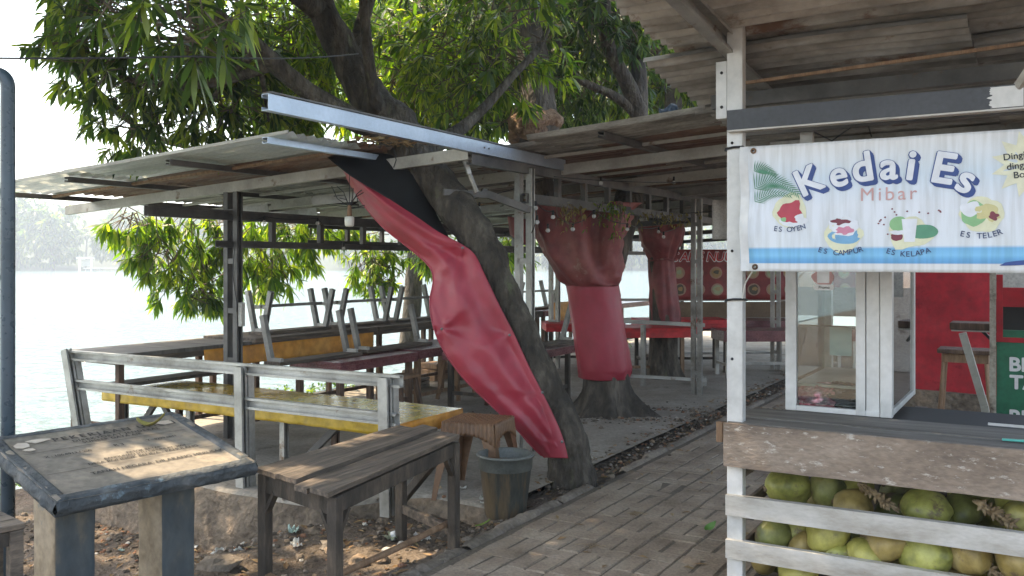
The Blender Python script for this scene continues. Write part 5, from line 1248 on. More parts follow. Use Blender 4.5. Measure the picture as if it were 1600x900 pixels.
mb = MB(); c1 = bp_(1421, 342); c2_ = bp_(1421, 378); mb.add([BN(c1[0] - .028, c1[1], .0042), BN(c1[0] + .028, c1[1], .0042), BN(c2_[0] + .019, c2_[1], .0042), BN(c2_[0] - .019, c2_[1], .0042)], [(0, 3, 2, 1)]); mb.build('printed_picture', bl_white, bcl)
mb = MB()
rg = random.Random(9)
for k in range(26):
    px = rg.uniform(1372, 1480); py = rg.uniform(326, 372)
    if 1390 < px < 1460 and py > 340: continue
    a, z = bp_(px, py); disc(mb, a, z, .004, .003, BN, .0032, 0, 6, .5)
mb.build('printed_speckles', bl_brown, bcl)
B_disc(1535, 334, 60, 54, bl_yel, .0026, .3, 0, 16); B_disc(1521, 334, 36, 40, bl_lgreen, .0030, .2, 0, 17); B_disc(1517, 326, 30, 22, bl_white, .0034, .4, 0, 18); B_disc(1545, 332, 32, 28, bl_tan, .0034, .6, 0, 19); B_disc(1552, 338, 14, 10, bl_brown, .0037, .9, 0, 20)
B_disc(1590, 411, 46, 7, bl_blue, .0034, .3, .1, 21)
# palm fronds at the left
mb = MB()
for (x0, y0, cx_, cy_, x1, y1, n, l0) in ((1178, 268, 1192, 258, 1212, 274, 13, 17), (1178, 296, 1206, 268, 1248, 304, 20, 26), (1178, 316, 1200, 296, 1236, 306, 15, 17)):
    for k in range(n):
        tt = (k + .5) / n; px = (1 - tt) ** 2 * x0 + 2 * tt * (1 - tt) * cx_ + tt * tt * x1; py = (1 - tt) ** 2 * y0 + 2 * tt * (1 - tt) * cy_ + tt * tt * y1
        dx = 2 * (1 - tt) * (cx_ - x0) + 2 * tt * (x1 - cx_); dy = 2 * (1 - tt) * (cy_ - y0) + 2 * tt * (y1 - cy_); an = math.atan2(dy, dx)
        for sg in (-1, 1):
            ln_ = l0 * (1.05 - .65 * tt); a2_ = an + sg * R(52 - 22 * tt); ex_ = max(1177.5, px + ln_ * math.cos(a2_)); ey_ = py + ln_ * math.sin(a2_)
            nx_, ny_ = -math.sin(a2_) * .55, math.cos(a2_) * .55
            p = bp_(px - nx_, py - ny_); q = bp_(px + nx_, py + ny_); m0 = bp_((px * .5 + ex_ * .5) + nx_ * 1.3, (py + ey_) / 2 + ny_ * 1.3); m1 = bp_((px * .5 + ex_ * .5) - nx_ * 1.3, (py + ey_) / 2 - ny_ * 1.3); r_ = bp_(ex_, ey_)
            o5 = .0034 + .00006 * (k * 2 + (sg > 0)); mb.add([BN(p[0], p[1], o5), BN(q[0], q[1], o5), BN(m0[0], m0[1], o5), BN(r_[0], r_[1], o5), BN(m1[0], m1[1], o5)], [(0, 1, 2, 3, 4)])
mb.build('printed_palm', bl_green, bcl)
# eyelets and ties
for (px, py) in ((1178, 236), (1180, 417)):
    a, z = bp_(px, py); mb = MB(); c = BN(a, z, .004); mb.tube([c + (V * math.cos(q) + ZU * math.sin(q)) * .009 for q in np.linspace(0, 6.28, 14)], .004, 6); mb.build('eyelet', M['bark_red'], bn, smooth=True)
a, z = bp_(1180, 417); mb = MB(); mb.tube([BN(a, z, .006), S(.055, -.02, z - .07), S(.036, -.006, 1.335)], .0035, 6); mb.build('tie_wire', M['steel_pale'], bn)
a, z = bp_(1178, 236); mb = MB(); mb.tube([BN(a, z, .006), S(.05, -.02, z + .02), S(.03, -.01, z + .03)], .0035, 6); mb.build('tie_wire', M['cable'], bn)
for zz in (1.995, 1.335):
    mb = MB(); mb.tube([S(0, 0, zz) + V * x + U * y + ZU * .006 * math.sin(k) for k, (x, y) in enumerate(((-.036, -.008), (.0, -.011), (.04, -.008), (.042, .05), (-.036, .045), (-.036, -.008)))], .0055, 6)
    mb.build('post_binding', M['cable'], bn)

# ---- glass cabinet on the counter
cb = thing('glass_cabinet', S(.60, .9, .81), 'pale aluminium and glass display cabinet standing on the stall counter', 'cabinet')
def GC(a, d, z): return S(a, d, z)
ca0, ca1, cd0, cd1 = on_plane(1227, 640, .43)[0], on_plane(1393, 640, .43)[0], .43, 1.28
cz0, cz1 = .808, 1.62
glass = bpy.data.materials.new('cabinet_glass'); glass.use_nodes = True; t = glass.node_tree; t.nodes.clear()
o_ = t.nodes.new('ShaderNodeOutputMaterial'); tr_ = t.nodes.new('ShaderNodeBsdfTransparent'); gl = t.nodes.new('ShaderNodeBsdfGlossy'); gl.inputs['Roughness'].default_value = .02; fr2 = t.nodes.new('ShaderNodeFresnel'); fr2.inputs[0].default_value = 1.55
mx = t.nodes.new('ShaderNodeMixShader'); tr_.inputs[0].default_value = (.82, .88, .86, 1)
ad = t.nodes.new('ShaderNodeMath'); ad.operation = 'MULTIPLY_ADD'; ad.inputs[1].default_value = 1.3; ad.inputs[2].default_value = .05
t.links.new(fr2.outputs[0], ad.inputs[0]); t.links.new(ad.outputs[0], mx.inputs[0]); t.links.new(tr_.outputs[0], mx.inputs[1]); t.links.new(gl.outputs[0], mx.inputs[2]); t.links.new(mx.outputs[0], o_.inputs[0])
M['glass'] = glass
k_ = (ca1 - ca0) / (1393 - 1227)
def ax(px): return on_plane(px, 640, .43)[0]
for (a0, a1, d0, d1) in ((ax(1227), ax(1244), cd0, cd0 + .04), (ax(1337), ax(1352), cd0, cd0 + .04), (ax(1353), ax(1374), cd0 + .004, cd0 + .03), (ax(1375), ax(1394), cd0, cd0 + .05), (ca1 - .05, ca1, cd1 - .05, cd1), (ca0, ca0 + .05, cd1 - .05, cd1), (ca0 + .24, ca0 + .30, cd1 - .04, cd1)):
    mb = MB(); mb.box(S((a0 + a1) / 2, (d0 + d1) / 2, (cz0 + cz1) / 2), a1 - a0, d1 - d0, cz1 - cz0, V, U); mb.build('frame_post', M['alu'], cb, bevel=.003)
for (z, h) in ((cz0 + .012, .024), (cz1 - .02, .04)):
    mb = MB(); mb.box(S((ca0 + ca1) / 2, cd0 + .018, z), ca1 - ca0 - .1, .03, h, V, U); mb.box(S(ca0 + .02, (cd0 + cd1) / 2, z), .035, cd1 - cd0 - .1, h, V, U); mb.box(S(ca1 - .02, (cd0 + cd1) / 2, z), .035, cd1 - cd0 - .1, h, V, U); mb.box(S((ca0 + ca1) / 2, cd1 - .02, z), ca1 - ca0 - .1, .03, h, V, U)
    mb.build('frame_rail', M['alu'], cb, bevel=.002)
for z, th, mt, nm in ((.925, .012, 'steel', 'metal_shelf'), (1.205, .006, 'glass', 'glass_shelf')):
    mb = MB(); mb.box(S((ca0 + ca1) / 2 - .02, (cd0 + cd1) / 2, z), ca1 - ca0 - .10, cd1 - cd0 - .1, th, V, U); mb.build(nm, M[mt], cb)
mb = MB(); mb.box(S((ax(1244) + ax(1337)) / 2, cd0 + .018, (cz0 + cz1) / 2), ax(1337) - ax(1244) - .004, .004, cz1 - cz0 - .07, V, U); mb.build('glass_pane', glass, cb)
mb = MB(); mb.box(S(ca0 + .012, (cd0 + cd1) / 2, (cz0 + cz1) / 2), .004, cd1 - cd0 - .1, cz1 - cz0 - .07, V, U); mb.build('glass_pane', glass, cb)
mb = MB(); mb.box(S(ca1 - .012, (cd0 + cd1) / 2, (cz0 + cz1) / 2), .004, cd1 - cd0 - .1, cz1 - cz0 - .07, V, U); mb.build('glass_pane', glass, cb)
mb = MB(); mb.box(S((ca0 + ca1) / 2, (cd0 + cd1) / 2, cz1 + .005), ca1 - ca0, cd1 - cd0, .01, V, U); mb.build('cabinet_top', M['alu'], cb)
mb = MB(); mb.box(S(ax(1300) , cd0 + .20, 1.13), .10, .004, .15, V, U); tag(mb.build('pale_card', flat('pale_blue_card', (.42, .58, .58), .6)), 'pale blue card standing inside the glass cabinet on its middle shelf', 'card')
# sticker and small name plate (scan code left out)
mb = MB(); a, z = on_plane(1287, 449, cd0 + .01)
def CP(u, v, off=0.0): return S(u, cd0 + .012 - off, v)
def rrect(mb, cx, cy, w_, h, r_, off, mapf=CP, mi=0):
    pts = []
    for (sx_, sy_, a0) in ((1, 1, 0), (-1, 1, 90), (-1, -1, 180), (1, -1, 270)):
        for k in range(5): th = R(a0 + 22.5 * k); pts.append((cx + sx_ * (w_ / 2 - r_) + r_ * math.cos(th), cy + sy_ * (h / 2 - r_) + r_ * math.sin(th)))
    mb.add([mapf(p, q, off) for p, q in pts], [tuple(range(len(pts)))], mi)
rrect(mb, a, z, .092, .026, .012, .002); nmp = mb
o = mb.build('name_plate', M['white'], cb)
mb = MB(); write(mb, 'Promo', CP, a - .022, z - .006, .018, bold=.02, off=.003); mb.build('name_plate_lettering', bl_blk, cb)
mb = MB(); a2, z2 = on_plane(1287, 433, cd0 + .01); disc(mb, a2, z2 + .0, .052, .036, CP, .0018, 0, 20, .25); mb.build('sticker', bl_pink, cb)
mb = MB(); rrect(mb, a2 - .002, z2 + .002, .055, .058, .004, .003); mb.build('sticker', M['white'], cb)
# bags inside
def bag(name, c, r, mat, lb, sc=(1.3, .9, .7), seed=0):
    mb = MB(); c = Vector(c)
    def fn(a, b_):
        th = 2 * math.pi * a; ph = math.pi * b_; d = Vector((math.sin(ph) * math.cos(th), math.sin(ph) * math.sin(th), -math.cos(ph)))
        k = r * (1 + .35 * noise.noise(d * 2.2 + Vector((seed, 0, 0))) + .22 * abs(noise.noise(d * 6 + Vector((seed, 3, 0)))) + .10 * noise.noise(d * 15))
        q = d * k; q = V * q.x * sc[0] + U * q.y * sc[1] + ZU * max(q.z * sc[2], -r * .62); return c + q
    mb.grid(fn, 40, 26); o = mb.build(name, mat, smooth=False); tag(o, lb, 'bag'); return o
pinkbag = pm('thin_pink_white_plastic', [(.55, .06, .09), (.55, .22, .25), (.66, .60, .60)], 9, rough=.25, bump=.3)
bag('plastic_bag', S(ax(1272), .52, .872), .078, pinkbag, 'crumpled pink and white plastic bag on the cabinet floor', seed=1)
bag('plastic_bag', S(ax(1312), .54, .870), .085, flat('black_bag', (.012, .013, .016), .25), 'crumpled black plastic bag on the cabinet floor', seed=5)
bag('plastic_bag', S(ax(1250), .56, .862), .06, flat('clear_bag', (.35, .48, .44), .2), 'crumpled pale green plastic bag in the cabinet corner', seed=8)
# teal stick on the counter
a, z = on_plane(1505, 683, .12); mb = MB(); mb.beam(S(1.02, .10, .816), S(1.28, .13, .816), .018, .008); tag(mb.build('plastic_stick', M['teal_stick'], bevel=.002), 'thin teal plastic stick lying on the counter boards', 'stick')
a = on_plane(1540, 650, .50)
mb = MB(); c0 = S(1.30, .62, .80); pts = [(0, 0), (.40, -.02), (.33, .05), (.22, .10), (.10, .125), (0, .12)]
vs = [c0 + V * p + ZU * q for p, q in pts] + [c0 + V * p + ZU * q + U * .015 for p, q in pts]; n = len(pts)
mb.add(vs, [tuple(reversed(range(n))), tuple(range(n, 2 * n))] + [(i, (i + 1) % n, n + (i + 1) % n, n + i) for i in range(n)])
tag(mb.build('teal_board', M['teal'], bevel=.002), 'blue teal board with a curved edge leaning behind the counter', 'board')

# ---- coconuts
cols_c = {'g': [(.15, .16, .035), (.34, .335, .08), (.46, .44, .15)], 'y': [(.24, .22, .05), (.40, .36, .09), (.48, .43, .16)], 'o': [(.22, .15, .045), (.35, .25, .08), (.40, .31, .15)], 'd': [(.08, .09, .03), (.18, .19, .05), (.30, .28, .10)]}
cm = {k: pm('coconut_husk_' + n_, v, 7, rough=.5, bump=.3, bdist=.006, fine=26, spots=((.15, .10, .06), 9, .57), rvar=.12) for (k, v), n_ in zip(cols_c.items(), ('green', 'yellow_green', 'golden', 'dark_green'))}
M['stem'] = pm('coconut_stem_end', [(.12, .08, .045), (.24, .17, .10)], 20, rough=.9)
def coconut(c, r, kind, lb, seed, tilt=None):
    rg = random.Random(seed); ax_ = tilt or Vector((rg.gauss(0, .8), rg.gauss(-.6, .5), rg.gauss(0, .5))).normalized()
    q = ZU.rotation_difference(ax_); c = Vector(c); t = thing('coconut', c - ZU * r, lb, 'coconut', 'green coconuts piled in the stall bin')
    def fn(a, b_):
        th = 2 * math.pi * a; ph = math.pi * b_; z = -math.cos(ph); rr_ = math.sin(ph) ** .92
        tri = 1 + .11 * math.cos(3 * th) * math.sin(ph)
        k = 1 - .10 * max(0, z) ** 2; nn_ = 1 + .09 * noise.noise(Vector((math.cos(th) * rr_, math.sin(th) * rr_, z)) * 2 + Vector((seed, 0, 0)))
        v = Vector((rr_ * math.cos(th) * tri * k, rr_ * math.sin(th) * tri * k, z * 1.16 + (.06 if b_ > .96 else 0))) * r * nn_
        return c + q @ v
    mb = MB(); mb.grid(fn, 28, 18); mb.build('husk', cm[kind], t, smooth=True)
    mb = MB(); e_ = c - (q @ ZU) * r * 1.14; w_ = q @ ZU
    mb.tube([e_ + w_ * .012, e_ - w_ * .010], [.020, .011], 8); mb.build('stem_end', M['stem'], t, smooth=True)
nuts = [(1232, 760, .30, .098, 'g', 'green coconut with a pale tip, uppermost beside the white post'), (1293, 768, .32, .088, 'd', 'dull green coconut in the top row, second from the white post'), (1334, 768, .40, .086, 'y', 'greenish coconut in the top row behind the golden one'), (1333, 792, .25, .080, 'o', 'golden coconut in the top row left of the dry flower stalk'),
        (1447, 797, .25, .095, 'g', 'green coconut in the top row right of the dry flower stalk'), (1502, 800, .34, .080, 'd', 'darker green coconut in the top row, behind the rail, right of centre'), (1512, 775, .52, .092, 'g', 'green coconut tucked high under the front board at right'), (1588, 778, .40, .088, 'g', 'green coconut under the front board at the right edge of the picture'), (1593, 806, .22, .070, 'y', 'small yellow green coconut above the upper rail at the right edge'),
        (1206, 836, .14, .082, 'd', 'dark green coconut at the left end of the lower opening'), (1241, 826, .24, .088, 'g', 'bright green coconut in the lower opening, second from the white post'), (1293, 834, .12, .096, 'y', 'yellow green coconut with a scarred patch in the lower opening'), (1258, 856, .16, .078, 'o', 'golden coconut half behind the lower rail at left'), (1309, 866, .10, .068, 'g', 'small green coconut half behind the lower rail'), (1353, 872, .09, .090, 'y', 'yellow green coconut resting low behind the lower rail, centre'),
        (1383, 845, .12, .098, 'o', 'golden yellow coconut in the middle of the lower opening'), (1446, 862, .10, .105, 'g', 'largest green coconut in the lower opening with a split scar'), (1513, 862, .11, .092, 'o', 'golden coconut in the lower opening, right of the large green one'), (1590, 868, .10, .095, 'o', 'golden coconut in the lower opening at the right edge of the picture'), (1247, 890, .10, .085, 'y', 'yellow coconut below the lower rail near the white post'), (1193, 872, .22, .074, 'o', 'small golden coconut below the lower rail, nearest the white post'),
        (1480, 830, .30, .085, 'd', 'shaded green coconut between the large green and the golden ones'), (1550, 850, .28, .08, 'd', 'shaded green coconut at the back of the lower opening at right'), (1400, 800, .42, .085, 'd', 'shaded green coconut behind the dry flower stalk'), (1340, 830, .34, .085, 'd', 'shaded coconut behind the two yellow ones of the lower opening'), (1450, 905, .12, .095, 'y', 'coconut at the bottom of the bin below the large green one'), (1340, 915, .14, .095, 'g', 'coconut at the bottom of the bin, cut by the lower picture edge'), (1550, 800, .55, .085, 'd', 'shaded coconut deep in the upper opening at right'), (1270, 800, .50, .085, 'd', 'shaded coconut deep in the upper opening at left')]
for i, (px, py, d, r, k, lb) in enumerate(nuts):
    a, z = on_plane(px, py, d); coconut(S(a, d, z), r * .90, k, lb, 100 + i)
M['husk_dry'] = pm('dry_flower_stalk', [(.12, .075, .04), (.26, .18, .10), (.38, .29, .18)], 14, rough=.9, bump=.4)
for (px, py, d, sd, lb) in ((1366, 772, .16, 1, 'dry brown scaly coconut flower stalk lying in the middle of the upper opening'), (1552, 800, .14, 2, 'dry brown coconut flower stalk in the upper opening at right'), (1540, 885, .09, 3, 'dry brown stalk fibres in the lower opening at right')):
    a, z = on_plane(px, py, d); c = S(a, d, z); rg = random.Random(sd); mb = MB(); dr = (V * .8 + ZU * -.45).normalized()
    mb.tube([c - dr * .07, c, c + dr * .08], [.012, .010, .006], 7)
    for k in range(46):
        p = c + dr * rg.uniform(-.07, .08); dv = (Vector((rg.gauss(0, 1), rg.gauss(0, 1), rg.gauss(0, 1))) + dr * .8).normalized()
        mb.tube([p, p + dv * .018, p + dv * .034 + dr * .006], [.006, .0085, .002], 5)
    tag(mb.build('flower_stalk', M['husk_dry'], smooth=True), lb, 'dry stalk')

# ---- things behind the stall
rw = thing('red_partition', Vector((5, 8.4, 0)), 'patchy red painted wall behind the stall with a stool in front', 'wall')
def RW(px, py, Y=8.4): return at(px, py, Y)
x0, x1 = at(1390, 500, 8.9).x, at(1566, 500, 8.2).x
mb = MB(); pa = at(1388, 614, 8.9); pb_ = at(1562, 616, 8.25)
mb.grid(lambda a, b_: Vector((pa.x + (pb_.x - pa.x) * a, pa.y + (pb_.y - pa.y) * a, .27 + b_ * (1.19 + .02 * a))), 4, 4); mb.build('painted_wall', M['red_wall'], rw, solid=.03)
mb = MB(); mb.grid(lambda a, b_: Vector((pa.x + (pb_.x - pa.x) * a, pa.y - .01 + (pb_.y - pa.y) * a, -.02 + b_ * .285)), 2, 2); mb.build('plinth', M['concrete_edge'], rw, solid=.05)
# bar stool
stp = thing('wooden_stool', at(1508, 640, 7.3), 'wooden stool with a brown seat standing in front of the red wall', 'stool')
sc2 = at(1509, 548, 7.3); mb = MB(); mb.box(sc2 + ZU * 0, .40, .28, .035, V, U); mb.build('seat', M['wood_post'], stp, bevel=.006)
mb = MB(); mb.box(sc2 - ZU * .055, .34, .22, .07, V, U); mb.build('apron', M['wood_tan'], stp, bevel=.003)
for (a, b_) in ((-1, -1), (1, -1), (-1, 1), (1, 1)):
    mb = MB(); p = sc2 + V * a * .15 + U * b_ * .09 - ZU * .02; q = sc2 + V * a * .20 + U * b_ * .13; q.z = 0; mb.tube([p, q], [.016, .018], 8); mb.build('leg', M['wood_tan'], stp, smooth=True)
st2 = thing('plank_stool', at(1525, 650, 6.3), 'tilted brown plank seat on one slanting pale leg, beside the green sign', 'stool')
p = at(1523, 509, 6.3)
mb = MB(); mb.box(p, .30, .24, .05, V, U); mb.build('seat', M['wood_post'], st2, bevel=.006); mb = MB(); mb.box(p - ZU * .03, .28, .22, .012, V, U); mb.build('seat_edging', M['steel_pale'], st2)
mb = MB(); mb.beam(at(1504, 520, 6.25), at(1538, 634, 6.2), .05, .03, up=U); mb.build('leg', M['steel_pale'], st2, bevel=.003)
mb = MB(); q0 = at(1538, 634, 6.2); mb.beam(q0, Vector((q0.x + .1, q0.y, 0)), .05, .03, up=U); mb.build('leg', M['steel_pale'], st2, bevel=.003)
mb = MB(); mb.beam(at(1530, 512, 6.3), at(1556, 538, 6.4), .02, .02, up=U); mb.build('brace', M['cable'], st2)
# green sign and the red cart frame
gs = thing('green_sign', at(1590, 640, 5.6), 'green painted stall panel with white block letters at the right edge of the picture', 'sign')
gp = at(1557, 534, 5.6)
def GS(u, v, off=0.0): return gp + V * u + ZU * v - U * off
mb = MB(); mb.box(GS(.65, -.40) + U * .015, 1.3, .03, .95, V, U); mb.build('panel', M['green_sign'], gs)
mb = MB()
for tx, v in (('BE', -.175), ('TA', -.285), ('BE', -.50)): write(mb, tx, GS, .075, v, .118, bold=.04, off=.004, spacing=1.0)
mb.build('lettering', M['white'], gs)
mb = MB(); mb.beam(GS(-.02, .45), GS(-.02, -.5), .035, .03, up=U); mb.build('edge_post', pm('peeling_cream_paint', [(.1, .07, .05), (.4, .36, .3), (.45, .42, .36)], 12, rough=.8), gs)
rc = thing('red_cart_box', GS(.5, .0), 'dark red wooden box frame standing above the green panel', 'box')
for (u0, u1, v0, v1) in ((.0, .035, .0, .42), (.035, 1.2, .0, .03), (.035, 1.2, .22, .34)):
    mb = MB(); mb.box(GS((u0 + u1) / 2, (v0 + v1) / 2) - U * .0, u1 - u0, .03, v1 - v0, V, U); mb.build('frame_board', M['red_wall'], rc, bevel=.002)
mb = MB(); mb.box(GS(.6, .12) + U * .25, 1.2, .02, .30, V, U); mb.build('inside_panel', M['black_in'], rc)
mb = MB(); mb.box(GS(.6, .42) + U * .6, 1.3, .02, .35, V, U); tag(mb.build('pale_wall', M['cream']), 'pale grey wall strip above the dark red box', 'wall')
# enclosing back of the grounds to the right (seen through gaps)
mb = MB(); mb.grid(lambda a, b_: Vector((4.4 + a * 9, 12.6 - a * 4.4, b_ * 1.15)), 8, 3); tag(mb.build('low_wall', M['concrete'], solid=.1), 'low dusty wall far behind the glass cabinet', 'wall')
# ================================================================== BULBS, WIRES, VINE
M['fallen'] = pm('fallen_leaf_brown', [(.14, .075, .03), (.28, .16, .07), (.32, .24, .12)], 9, rough=.7, bump=.2, rnd=.3)
def bulb(px, py, Y, lb, r=.019):
    c = at(px, py, Y); t = thing('string_bulb', c - ZU * r, lb, 'bulb', 'clear bulbs of the string light')
    mb = MB(); mb.ball(c, r, 12, 8); mb.build('glass_bulb', M['bulb'], t, smooth=True)
    mb = MB(); mb.tube([c + ZU * r * .8, c + ZU * (r + .035)], .010, 8); mb.build('socket', M['cable'], t, smooth=True); return c + ZU * (r + .03)
bl = [(837, 325, 7.0, 'clear string bulb just under the lower chord right of the double post'), (839, 347, 7.0, 'clear string bulb hanging lowest beside the double post'), (864, 339, 7.2, 'clear string bulb on the red sheet, third from the double post'), (856, 360, 7.3, 'small clear string bulb low on the red sheet'), (895, 358, 7.4, 'clear string bulb below the dry vine'), (928, 338, 7.7, 'clear string bulb in the leafy vine'), (980, 358, 8.1, 'clear string bulb at the right edge of the forked red sheet'), (939, 286, 7.6, 'clear bulb on the top chord of the front truss'), (1053, 285, 8.3, 'clear bulb below the rafter left of the white post'), (1037, 370, 9.2, 'clear string bulb in front of the slimmer wrapped trunk'), (1029, 362, 9.3, 'small bulb left of the slimmer wrapped trunk'), (736, 326, 8.2, 'bulb deep under the roof right of the leaning trunk'), (749, 325, 8.4, 'second bulb deep under the roof right of the leaning trunk'),
      (413, 347, 7.9, 'bulb on the lakeside truss nearest the left post'), (496, 349, 8.4, 'bulb on the lakeside truss between its two first webs'), (537, 388, 8.6, 'bulb on the lower chord of the lakeside truss')]
tops = [bulb(*b) for b in bl]
def wire(name, pts, r, lb, cat='cable', mat='cable'):
    mb = MB(); mb.tube(pts, r, 6); return tag(mb.build(name, M[mat], smooth=True), lb, cat)
def sag(p, q, s_, n=10): return [Vector(p).lerp(Vector(q), i / n) - ZU * s_ * 4 * (i / n) * (1 - i / n) for i in range(n + 1)]
pts = []
seq = [L(-.02, .06, 1.72), tops[1], tops[0], tops[2], tops[4], tops[5], tops[6], tops[10], tops[9], L(3.55, .1, 2.0)]
for p, q in zip(seq[:-1], seq[1:]): pts += sag(p, q, .03, 6)[:-1]
wire('string_light_cable', pts, .004, 'black string light cable looping along the front truss')
seq = [L(-.8, -2.35, 1.85), tops[13], tops[14], tops[15], L(2.2, -2.35, 1.7)]; pts = []
for p, q in zip(seq[:-1], seq[1:]): pts += sag(p, q, .02, 6)[:-1]
wire('string_light_cable', pts, .004, 'black string light cable along the lakeside truss')
# white lamp hanging near the leaning trunk
wl = thing('hanging_lamp', at(546, 356, 6.7), 'white cylindrical lamp hanging on tangled wires left of the red sheet', 'lamp')
c = at(546, 344, 6.7); mb = MB(); mb.lathe(c - ZU * .05, [(.001, 0), (.026, .002), (.034, .012), (.036, .04), (.036, .07), (.024, .078), (.001, .08)], 20); mb.build('lamp_shade', flat('opal_white', (.72, .70, .62), .4), wl, smooth=True)
mb = MB(); mb.tube([c + ZU * .03, c + ZU * .11], [.02, .014], 10); mb.build('socket', M['wood_tan'], wl, smooth=True)
mb = MB(); rg = random.Random(3)
for k in range(9):
    p = c + ZU * .10; q = c + Vector((rg.uniform(-.14, .12), rg.uniform(-.05, .1), rg.uniform(.10, .28)))
    mb.tube([p, (p + q) / 2 + Vector((rg.uniform(-.05, .05), 0, rg.uniform(-.04, .06))), q], .0035, 5)
mb.build('tangled_wire', M['cable'], wl)
mb = MB(); mb.tube([c + ZU * .1, c + ZU * .42], .003, 5); mb.build('suspension_wire', M['cable'], wl)
# overhead wires from the lake side
wire('overhead_cable', sag(at(-200, 87, 3.7), at(300, 88, 3.9), .01) + sag(at(300, 88, 3.9), at(560, 84, 6.4), .02)[1:], .0045, 'black cable crossing the upper left sky into the mango leaves')
wire('overhead_cable', sag((-9, 9, 4.25), at(170, 66, 8.8), .03), .003, 'thin higher wire at the upper left entering the leaves')
wire('overhead_cable', sag((-12, 12, 3.6), at(120, 160, 11.8), .03), .003, 'faint lower wire against the white sky at left')
wire('hanging_wire', [at(616, 235, 6.3), at(619, 250, 6.3), at(615, 262, 6.3)], .004, 'short black wire tied over the pale rafter at the trunk')
wire('hanging_wire', [at(1255, 198, 5.2), at(1300, 220, 4.9), at(1345, 188, 4.8), at(1355, 190, 4.8), at(1362, 214, 4.8)], .004, 'black wire sagging under the stall roof above the banner')
wire('post_wire', [L(-.81, -2.37, 1.78) - U * .05, L(-.81, -2.33, 1.6) - U * .05, L(-.80, -2.36, 1.4) - U * .05, L(-.80, -2.31, 1.15) - U * .05, L(-.80, -2.31, 1.08) - U * .05], .004, 'thin cable running down the left shelter post to the socket box')
rg = random.Random(41)
for k, (p, q, sg_, lb) in enumerate(((L(.2, -2.3, 2.05), L(.5, -.1, 2.2), .12, 'thin black wire sagging under the roof left of the double post'), (L(1.9, -2.3, 1.98), L(2.1, .0, 2.15), .16, 'thin black wire sagging under the roof behind the leaning trunk'), (L(.3, .1, 2.2), L(2.0, 2.2, 2.36), .10, 'thin black wire under the roof between double post and stall'), (L(3.4, -1.5, 2.1), L(3.6, 2.0, 2.3), .14, 'deep sagging wire in the shade beyond the forked trunk'))):
    wire('roof_wire', sag(p, q, sg_, 14), .0035, lb)
# more coconuts filling the bin
for k, (px, py, d, r, kk, lb) in enumerate(((1215, 862, .34, .085, 'd', 'shaded coconut behind the small golden one near the post'), (1290, 862, .30, .085, 'o', 'golden brown coconut deep behind the lower rail at left'), (1410, 880, .26, .085, 'y', 'yellowish coconut wedged low left of the large green one'), (1478, 895, .22, .08, 'o', 'golden coconut wedged low right of the large green one'), (1560, 895, .24, .085, 'y', 'yellowish coconut low in the bin at the right edge'), (1410, 775, .60, .085, 'd', 'shaded coconut at the back of the upper opening, centre'))):
    a, z = on_plane(px, py, d); coconut(S(a, d, z), r, kk, lb, 300 + k)
# vine on the front truss
for (px, py, w_, h, n, mt, sd, lb) in ((888, 335, 40, 40, 34, 'dryv', 5, 'dry brown vine hanging from the lower chord of the front truss'), (955, 335, 56, 52, 64, 'leaf_l', 6, 'leafy green vine on the front truss over the forked red sheet'), (1040, 342, 80, 26, 44, 'dryv', 7, 'thin dry creeper on the truss end above the slimmer trunk')):
    if 'dryv' not in M: M['dryv'] = leaf_mat('dry_vine_leaf', (.10, .07, .03), (.18, .13, .05), (.25, .2, .08), .3)
    Y = 7.35 + (px - 888) * .011; rg = random.Random(sd); t = thing('vine', at(px, py, Y), lb, 'vine'); mb = MB(); cl = []
    for k in range(9):
        x = px + rg.uniform(-w_ / 2, w_ / 2); p = at(x, py - h * .4, Y - .07); q = at(x + rg.uniform(-8, 8), py + rg.uniform(0, h * .5), Y - .09); mb.tube([p, (p + q) / 2 + V * .01, q], .003, 4)
    for k in range(n):
        x = px + rg.gauss(0, w_ * .26); y = py - h * .35 + abs(rg.gauss(0, h * .38)); cl.append((tuple(at(x, y, Y - rg.uniform(.04, .12))), (rg.gauss(0, 1), rg.gauss(-.5, .5), -.5), 1))
    mb.build('stem', M['twig'], t); leaf_mesh('foliage', mt, cl, t, ln=(.03, .055), nleaf=(2, 4), seed=sd, twig=False, wr=.3)
# bird-like rag on the roof edge
mb = MB(); mb.grid(lambda a, b_: at(1030 + a * 30, 166 + 16 * b_ + 5 * math.sin(a * 7), 6.05) + Vector((0, .06 * noise.noise(Vector((a * 5, b_ * 5, 0))), 0)), 14, 8); tag(mb.build('plastic_scrap', flat('dark_blue_scrap', (.05, .08, .12), .4), smooth=True, solid=.003), 'dark torn plastic scrap caught on the roof edge left of the stall', 'scrap')
# dead leaves caught on roof by the leaning trunk
mb = MB(); rg = random.Random(8)
for i in range(260):
    r_ = rg.uniform(-1.5, -.45); s_ = rg.gauss(-.9, .22); c = L(s_, r_, rz(r_) + .115 + rg.uniform(0, .05)); a = rg.uniform(0, 6.28); d = Vector((math.cos(a), math.sin(a), rg.uniform(-.3, .3))); q = Vector((-d.y, d.x, rg.uniform(-.4, .4))); l_ = rg.uniform(.03, .08)
    mb.add([c - d * l_, c + q * l_ * .25 + ZU * .01, c + d * l_, c - q * l_ * .25 + ZU * .008], [(0, 1, 2, 3)])
tag(mb.build('dead_leaves', M['fallen']), 'pile of dead leaves caught on the roof beside the leaning trunk', 'dead leaves', kind='stuff')
